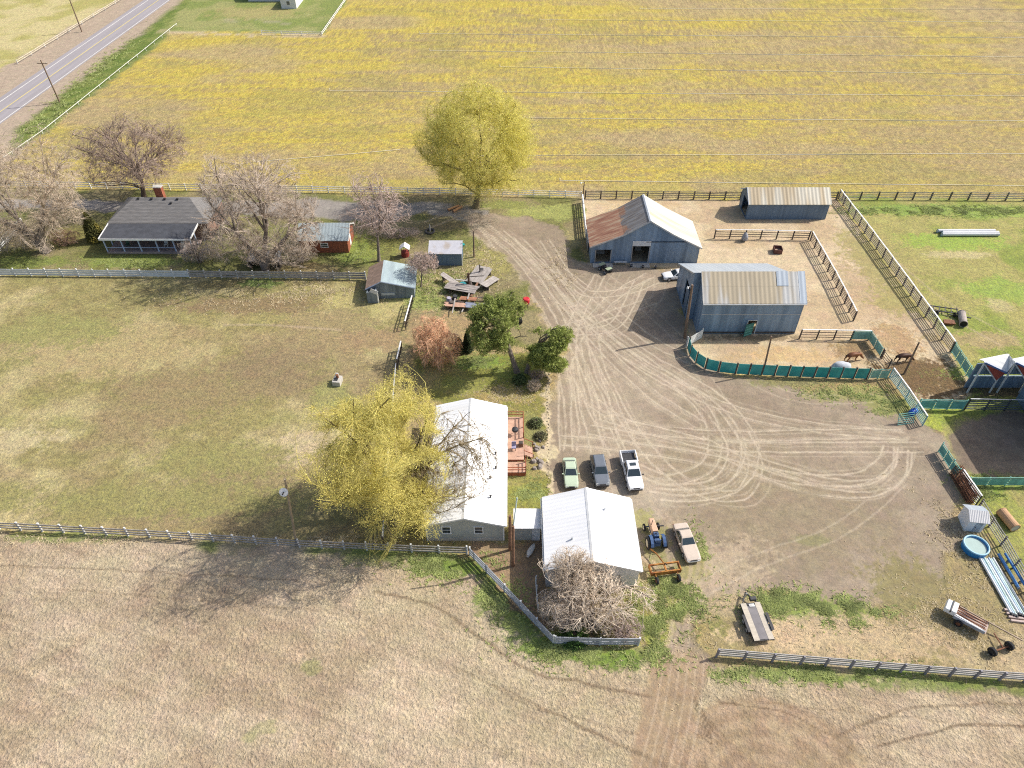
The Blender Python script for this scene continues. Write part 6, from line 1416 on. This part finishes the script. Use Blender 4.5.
twig_yel = M("golden_willow_twigs", (.58, .50, .15), var=.25, scale=.5)
leaf_yel = M("willow_catkins", (.80, .72, .20), col2=(.56, .54, .18), mixpos=(.48, .62), var=.22, scale=.7, leaf=.35)
leaf_yel2 = M("willow_catkins_pale", (.80, .75, .20), col2=(.62, .60, .18), mixpos=(.5, .64), var=.2, scale=.7, leaf=.35)
twig_or = M("orange_twigs", (.78, .47, .29), var=.3, scale=.8)

g = lambda x, y: tuple(P(x, y)[:2])
# the big golden willow on the drive
tree("round golden willow beside the gravel drive at the field edge", "tree", g(476, 207), (1.0, .5, 10.6), (10.2, 8.8, 9.0), (12, 120, 2200, 19000), .62, bark_w, twig_yel, 11, fork=.22, twig_w=1.3, leaf=(120000, .075, .3, leaf_yel2), lumpy=.3, name="willow_tree", low=-.7, gap=.40, shell=(.8, .5, .4, .35))
# the willow that covers the house
bx_, by_ = g(396, 522)
tree("wide golden willow spreading over the pasture left of the white house", "tree", (bx_, by_), (-.1, 1.3, 8.6), (8.4, 9.0, 8.9), (12, 120, 2200, 20000), .6, bark_w, twig_yel, 23, twig_w=1.2, leaf=(95000, .055, .3, leaf_yel), lumpy=.5, name="willow_tree", low=-.92, gap=.41, shell=(.8, .5, .35, .2), fork=.2,
     trunk_pts=[[(0, 0, -.1), (-.3, .6, 2.0), (-1.6, 2.0, 6.0)], [(0.1, 0, -.1), (.8, .6, 2.2), (2.2, 2.0, 5.0)], [(0, .1, -.1), (-.5, 1.2, 2.0), (-2.6, -.3, 4.5)]])
# its bare limbs over the roof: a leafless neighbour stem
tree("half bare tree leaning its leafless limbs over the white roof", "tree", (bx_ + 1.2, by_ + .8), (4.9, 1.6, 6.8), (5.0, 6.6, 2.6), (9, 60, 800, 3400), .36, bark_w, M("bare_willow_twigs", (.30, .24, .15), var=.3), 31, name="bare_tree", twig_w=1.5, fork=.3, low=-.6, shell=(.7, .3, .2, .1), trunk_pts=[[(0, 0, -.1), (.6, .5, 2.6), (1.8, 1.2, 5.2)]])
# leafless trees round the farmhouse
tree("leaning tan bare tree at the left edge, bent over the white ramp fence", "tree", g(47, 252), (-1.0, 1.5, 8.8), (9.2, 7.5, 9.0), (16, 130, 2300, 22000), .55, bark_g, twig_tan, 5, low=-.85, gap=.42, lumpy=.5, shell=(.8, .5, .4, .35), trunk_pts=[[(0, 0, -.1), (-.8, .2, 2.2), (-2.6, 1.0, 5.0)], [(-.5, .1, 1.2), (-2.2, .6, 3.0), (-5.0, .8, 5.0)], [(-.4, 0, 1.5), (.6, .8, 4.0), (1.6, 1.6, 6.5)]], twig_w=1.35)
tree("dark-trunked bare tree behind the farmhouse chimney", "tree", g(144, 199), (1.2, .2, 8.4), (8.8, 7.2, 5.6), (16, 130, 2200, 21000), .5, bark_d, twig_brown, 7, low=-.65, gap=.40, lumpy=.45, fork=.25, twig_w=1.3, shell=(.8, .5, .4, .35))
tree("largest bare tree, pale-trunked, before the brick shed and plank fence", "tree", g(266, 270), (-.2, 2.0, 8.2), (10.6, 7.4, 8.4), (18, 150, 2500, 25000), .5, bark_g, twig_grey, 9, low=-.85, gap=.41, lumpy=.5, shell=(.8, .5, .4, .3), trunk_pts=[[(0, 0, -.1), (.1, .2, 2.4), (1.2, .8, 6.0)], [(0, 0, .3), (-1.2, .5, 3.0), (-3.4, 1.2, 5.8)], [(0, 0, .6), (1.6, .6, 2.8), (4.0, 1.2, 5.0)]], twig_w=1.35)
tree("pink-tinged slender bare tree right of the brick shed", "tree", g(379, 261), (.5, .6, 8.4), (4.9, 4.6, 5.2), (10, 80, 900, 4200), .28, bark_g, twig_pink, 13, low=-.7, gap=.36, lumpy=.4, fork=.35, twig_w=1.5)
tree("small pink bare sapling in front of the garden shed", "tree", g(421, 287), (.5, .3, 3.9), (2.6, 2.2, 1.7), (7, 50, 600, 3000), .14, bark_g, twig_pink, 15, low=-.7, fork=.4, twig_w=1.4)
# shrubs
def shrub(label, base, crown_c, crown_r, counts, r0, mat, seed, name="shrub", leaf=None, stems=6, bark=None, **kw):
    rg = random.Random(seed); tr = []
    for k in range(stems):
        a = k * 2 * math.pi / stems + rg.uniform(-.3, .3); s = rg.uniform(.3, .6)
        tr.append([(.25 * math.cos(a), .25 * math.sin(a), -.05), (crown_c[0] * .4 + crown_r[0] * .3 * math.cos(a) * s, crown_c[1] * .4 + crown_r[1] * .3 * math.sin(a) * s, crown_c[2] * .6), (crown_c[0] + crown_r[0] * .6 * math.cos(a) * s, crown_c[1] + crown_r[1] * .6 * math.sin(a) * s, crown_c[2] * 1.15)])
    return tree(label, "shrub", base, crown_c, crown_r, counts, r0, bark or bark_g, mat, seed, trunk_pts=tr, leaf=leaf, name=name, **kw)
shrub("wide tangle of bare tan shrubs against the garage gable", g(592, 624), (0, 1.3, 2.6), (5.3, 3.6, 3.0), (18, 150, 1300, 6000), .1, M("tan_shrub_twigs", (.74, .62, .49), var=.3, scale=.9), 41, low=-.95, gap=.4, stems=9, shell=(.7, .4, .2, .1), twig_w=1.4, lumpy=.5)
shrub("bare mauve shrub filling the corner behind the grey fence bend", g(565, 628), (0, 1.0, 1.8), (2.6, 2.2, 1.9), (10, 80, 900, 4200), .08, M("mauve_shrub_twigs", (.60, .50, .41), var=.3), 42, low=-.95, gap=.3, stems=7)
shrub("tall bare shrub rising over the garage roof's left slope", g(568, 597), (.3, .3, 4.0), (2.5, 1.8, 3.0), (9, 70, 800, 4000), .09, twig_tan, 43, low=-.9, stems=5)
shrub("low bare mauve shrub at the fence end by the field gateway", g(622, 638), (0, .4, 1.0), (2.2, 1.4, 1.1), (8, 60, 600, 2600), .06, twig_pink, 44, low=-.95, stems=6)
shrub("orange weeping shrub between the slate shed and the pine", g(438, 362), (.1, .4, 3.5), (2.9, 2.9, 3.5), (16, 130, 1500, 8000), .1, twig_or, 45, name="weeping_shrub", low=-.95, gap=.36, droop=.5, lumpy=.5, stems=7, bark=twig_or, shell=(.7, .4, .3, .2), twig_w=1.1)
shrub("smaller tan-orange shrub behind the weeping orange one", g(426, 350), (0, .4, 2.0), (1.7, 1.5, 1.8), (8, 60, 600, 2600), .07, M("tan_orange_twigs", (.42, .26, .14), var=.3), 46, low=-.95, stems=5)
shrub("grey-brown bare bush at the farmhouse porch's right end", g(200, 262), (0, .5, 1.8), (3.0, 2.0, 1.9), (10, 80, 900, 4200), .08, twig_grey, 47, low=-.95, stems=7)
shrub("tan bare bush under the brick shed's left wall", g(302, 262), (0, .3, 1.3), (2.6, 1.7, 1.4), (9, 70, 800, 3600), .07, twig_tan, 48, low=-.95, stems=6)
shrub("reddish bare bush at the foot of the leaning tan tree", g(66, 245), (0, .3, 1.2), (2.8, 1.7, 1.3), (9, 60, 700, 3000), .06, M("reddish_twigs", (.34, .21, .145), var=.3), 49, low=-.95, stems=6)
shrub("pinkish bare thicket along the drive behind the slender tree", g(398, 238), (0, .3, .8), (4.2, 1.4, .9), (9, 60, 700, 3000), .05, twig_pink, 50, low=-.95, stems=6)
shrub("grey dry bush at the lawn's corner below the pines", g(534, 391), (0, .2, .8), (1.0, .9, .9), (8, 50, 500, 1800), .05, twig_tan, 51, low=-.95, stems=5)
shrub("pinkish dry bush at the yard edge right under the pines", g(537, 379), (0, .2, .6), (1.2, .7, .7), (8, 50, 400, 1500), .05, twig_pink, 52, low=-.95, stems=5)

# evergreens
pine_n = M("pine_needles", (.30, .35, .095), var=.45, scale=1.4, leaf=.25)
pine_n2 = M("pine_needles_olive", (.32, .37, .10), var=.45, scale=1.4, leaf=.25)
def evergreen(label, base, crown_c, crown_r, counts, r0, seed, leaf, name="pine_tree", trunk_pts=None, **kw):
    return tree(label, "tree", base, crown_c, crown_r, counts, r0, bark_g, M("pine_twigs", (.10, .08, .04), var=.3), seed, leaf=leaf, name=name, trunk_pts=trunk_pts, **kw)
evergreen("taller pine with a bare grey leaning trunk over the junk corner", g(517, 372), (-2.8, 1.3, 6.9), (3.3, 3.8, 3.6), (10, 80, 700, 1800), .36, 61, (24000, .2, .12, pine_n, .2), low=-.9, gap=.46, lumpy=.5, shell=(.8, .5, .5, .4), trunk_pts=[[(0, 0, -.1), (-.8, .3, 2.8), (-1.6, 1.2, 5.6)]])
evergreen("lower bushy pine leaning out over the gravel yard", g(527, 372), (2.9, .5, 4.1), (3.4, 3.1, 2.9), (10, 80, 600, 1500), .3, 62, (22000, .2, .12, pine_n2, .2), low=-.9, gap=.45, lumpy=.5, shell=(.8, .5, .5, .4), trunk_pts=[[(0, 0, -.1), (.4, .4, 2.6), (1.4, .8, 4.0)]])
def dense(label, name, base, h, r, seed, n, mat, size, taper=1.0):
    t = thing(name, label, "shrub", (base[0], base[1], 0)); rg = np.random.default_rng(seed)
    mb = MB(); mb.tube([(0, 0, 0), (0, 0, h * .5), (0, 0, h * .9)], [.14, .09, .02], 7); mb.build("trunk", bark_d, t)
    z = rg.random(n) ** .8; a = rg.random(n) * 2 * np.pi
    rr = r * (1 - z ** 1.6 * taper) * (.62 + .38 * rg.random(n)) * (.85 + .3 * fbm(np.cos(a) * 2 + 5, np.sin(a) * 2 + z * 5, seed))
    at = np.stack([rr * np.cos(a), rr * np.sin(a), z * h + .05], 1)
    V, F = leaves_np(rg, at, n, size, .05, .5); mesh_np("foliage", V, F, mat, t, smooth=False)
    # woody sprays carrying the leaves
    st = np.stack([at[:400] * np.array([.1, .1, .9]), at[:400]], 1); V, F = tubes_np(st, np.full((400, 2), .012), 3); mesh_np("branches", V, F, bark_d, t); return t
dense("small dark conical conifer beside the orange weeping shrub", "conifer", g(468, 351), 3.3, .72, 3, 5000, M("dark_conifer", (.035, .055, .018), var=.35, scale=2), .09)
dense("olive clipped bush left of the small dark conifer", "bush", g(459, 352), 2.2, .8, 4, 4000, M("olive_bush", (.13, .13, .05), var=.35, scale=2), .09, .8)
dense("dark green and gold evergreen at the farmhouse's left corner", "evergreen_bush", g(97, 240), 4.8, 1.5, 5, 9000, M("gold_evergreen", (.09, .09, .022), var=.5, scale=1.2, col2=(.32, .26, .05), mixpos=(.5, .62)), .13)
dense("round dark bush on the lawn in the pines' shade", "bush", g(520, 382), 1.1, 1.0, 6, 2600, M("shade_bush", (.10, .14, .05), var=.35), .09, .8)
dense("low green bush inside the grey fence bend", "bush", g(574, 638), .9, 1.4, 7, 3000, M("fence_bush", (.08, .15, .03), var=.4), .1, .7)
dense("straw-green bush beside the bare shrubs by the garage", "bush", g(605, 634), 1.0, 1.1, 8, 2600, M("straw_bush", (.38, .34, .13), var=.4), .1, .7)
for k, (x, y, s, l) in enumerate(((541, 437, .8, "leafy shrub at the top of the bed by the deck"), (536, 424, .9, "broad green shrub beside the deck's far rail"))):
    dense(l, "bush", g(x, y), s * .7, s * 1.1, 20 + k, 1100, M("bed_shrub_%s" % "ab"[k % 2], (.17, .20, .08) if k % 2 else (.24, .23, .12), var=.4), .08, .7)

# grass tufts and weeds: nobody could count them
def tufts(name, mat, spots, seed, size):
    rg = np.random.default_rng(seed); Vs = []; Fs = []; o = 0
    for px, py, rx, ry, n, h in spots:
        c = P(px, py); k = rg.normal(size=(n, 2)) * .5; q = np.stack([c.x + k[:, 0] * rx, c.y + k[:, 1] * ry], 1)
        q = q[fbm(q[:, 0] * .8, q[:, 1] * .8, seed) > .46]; m = len(q); nb = 3
        q = np.repeat(q, nb, 0); a = rg.random(len(q)) * 6.283; hh = h * rg.uniform(.5, 1.3, len(q)); ln = rg.uniform(.8, 2.0, len(q)) * hh; hh = hh * .55
        d = np.stack([np.cos(a), np.sin(a)], 1); w = size * np.stack([-d[:, 1], d[:, 0]], 1); z0 = np.zeros((len(q), 1))
        b0 = np.concatenate([q - w, z0], 1); b1 = np.concatenate([q + w, z0], 1)
        m0 = np.concatenate([q + w * .8 + d * ln[:, None] * .4, hh[:, None] * .7], 1); tp = np.concatenate([q + d * ln[:, None], hh[:, None]], 1)
        Vs.append(np.stack([b0, b1, m0, tp], 1).reshape(-1, 3)); Fs.append(np.arange(4 * len(q)).reshape(-1, 4) + o); o += 4 * len(q)
    ob = mesh_np(name, np.concatenate(Vs), np.concatenate(Fs), mat, None, smooth=False); ob["kind"] = "stuff"; ob["label"] = "short green and straw grass tufts and weeds growing in patches"; ob["category"] = "grass"
tufts("grass_tufts", M("green_grass", (.40, .45, .17), var=.35, scale=.6, leaf=.35), [(795, 603, 4.5, 1.6, 2600, .22), (845, 612, 4, 1.5, 2000, .22), (668, 600, 3.2, 2.8, 2200, .28), (650, 630, 2.2, 3, 1400, .28), (448, 566, 5, 1.6, 1600, .22), (500, 600, 2.6, 3.4, 1000, .2), (600, 656, 6, 1.2, 1400, .22), (820, 673, 10, .9, 1500, .22), (480, 362, 4, 1.6, 900, .14), (530, 492, 2, 2, 700, .14),
    (985, 488, 1.6, 2, 700, .25), (1000, 372, 9, 1.6, 900, .2), (920, 211, 14, 1.8, 1800, .3), (1000, 211, 14, 1.8, 1500, .3), (440, 290, 6, 5, 1500, .25), (130, 263, 10, 2.0, 1200, .15), (355, 252, 4, 4, 900, .15), (50, 116, 3, 14, 1800, .4), (100, 68, 3, 24, 1800, .4), (575, 640, 3, 1, 700, .3), (850, 393, 6, 1.6, 800, .2), (890, 404, 4, 2, 700, .2), (700, 545, 1.4, 3, 400, .2)], 71, .035)
tufts("dry_grass_tufts", M("straw_grass", (.66, .56, .37), var=.3, scale=.6, leaf=.35), [(700, 612, 7, 5, 900, .13), (880, 640, 12, 3, 900, .13), (940, 620, 8, 5, 1200, .14), (640, 610, 3, 5, 700, .18), (450, 285, 7, 6, 1200, .25), (330, 292, 10, 3, 1400, .2), (250, 300, 16, 3, 900, .18), (200, 540, 40, .6, 1600, .2), (960, 545, 3, 7, 900, .2), (560, 270, 3, 8, 500, .2), (480, 262, 5, 6, 900, .22), (510, 395, 5, 2.5, 600, .15)], 72, .03)
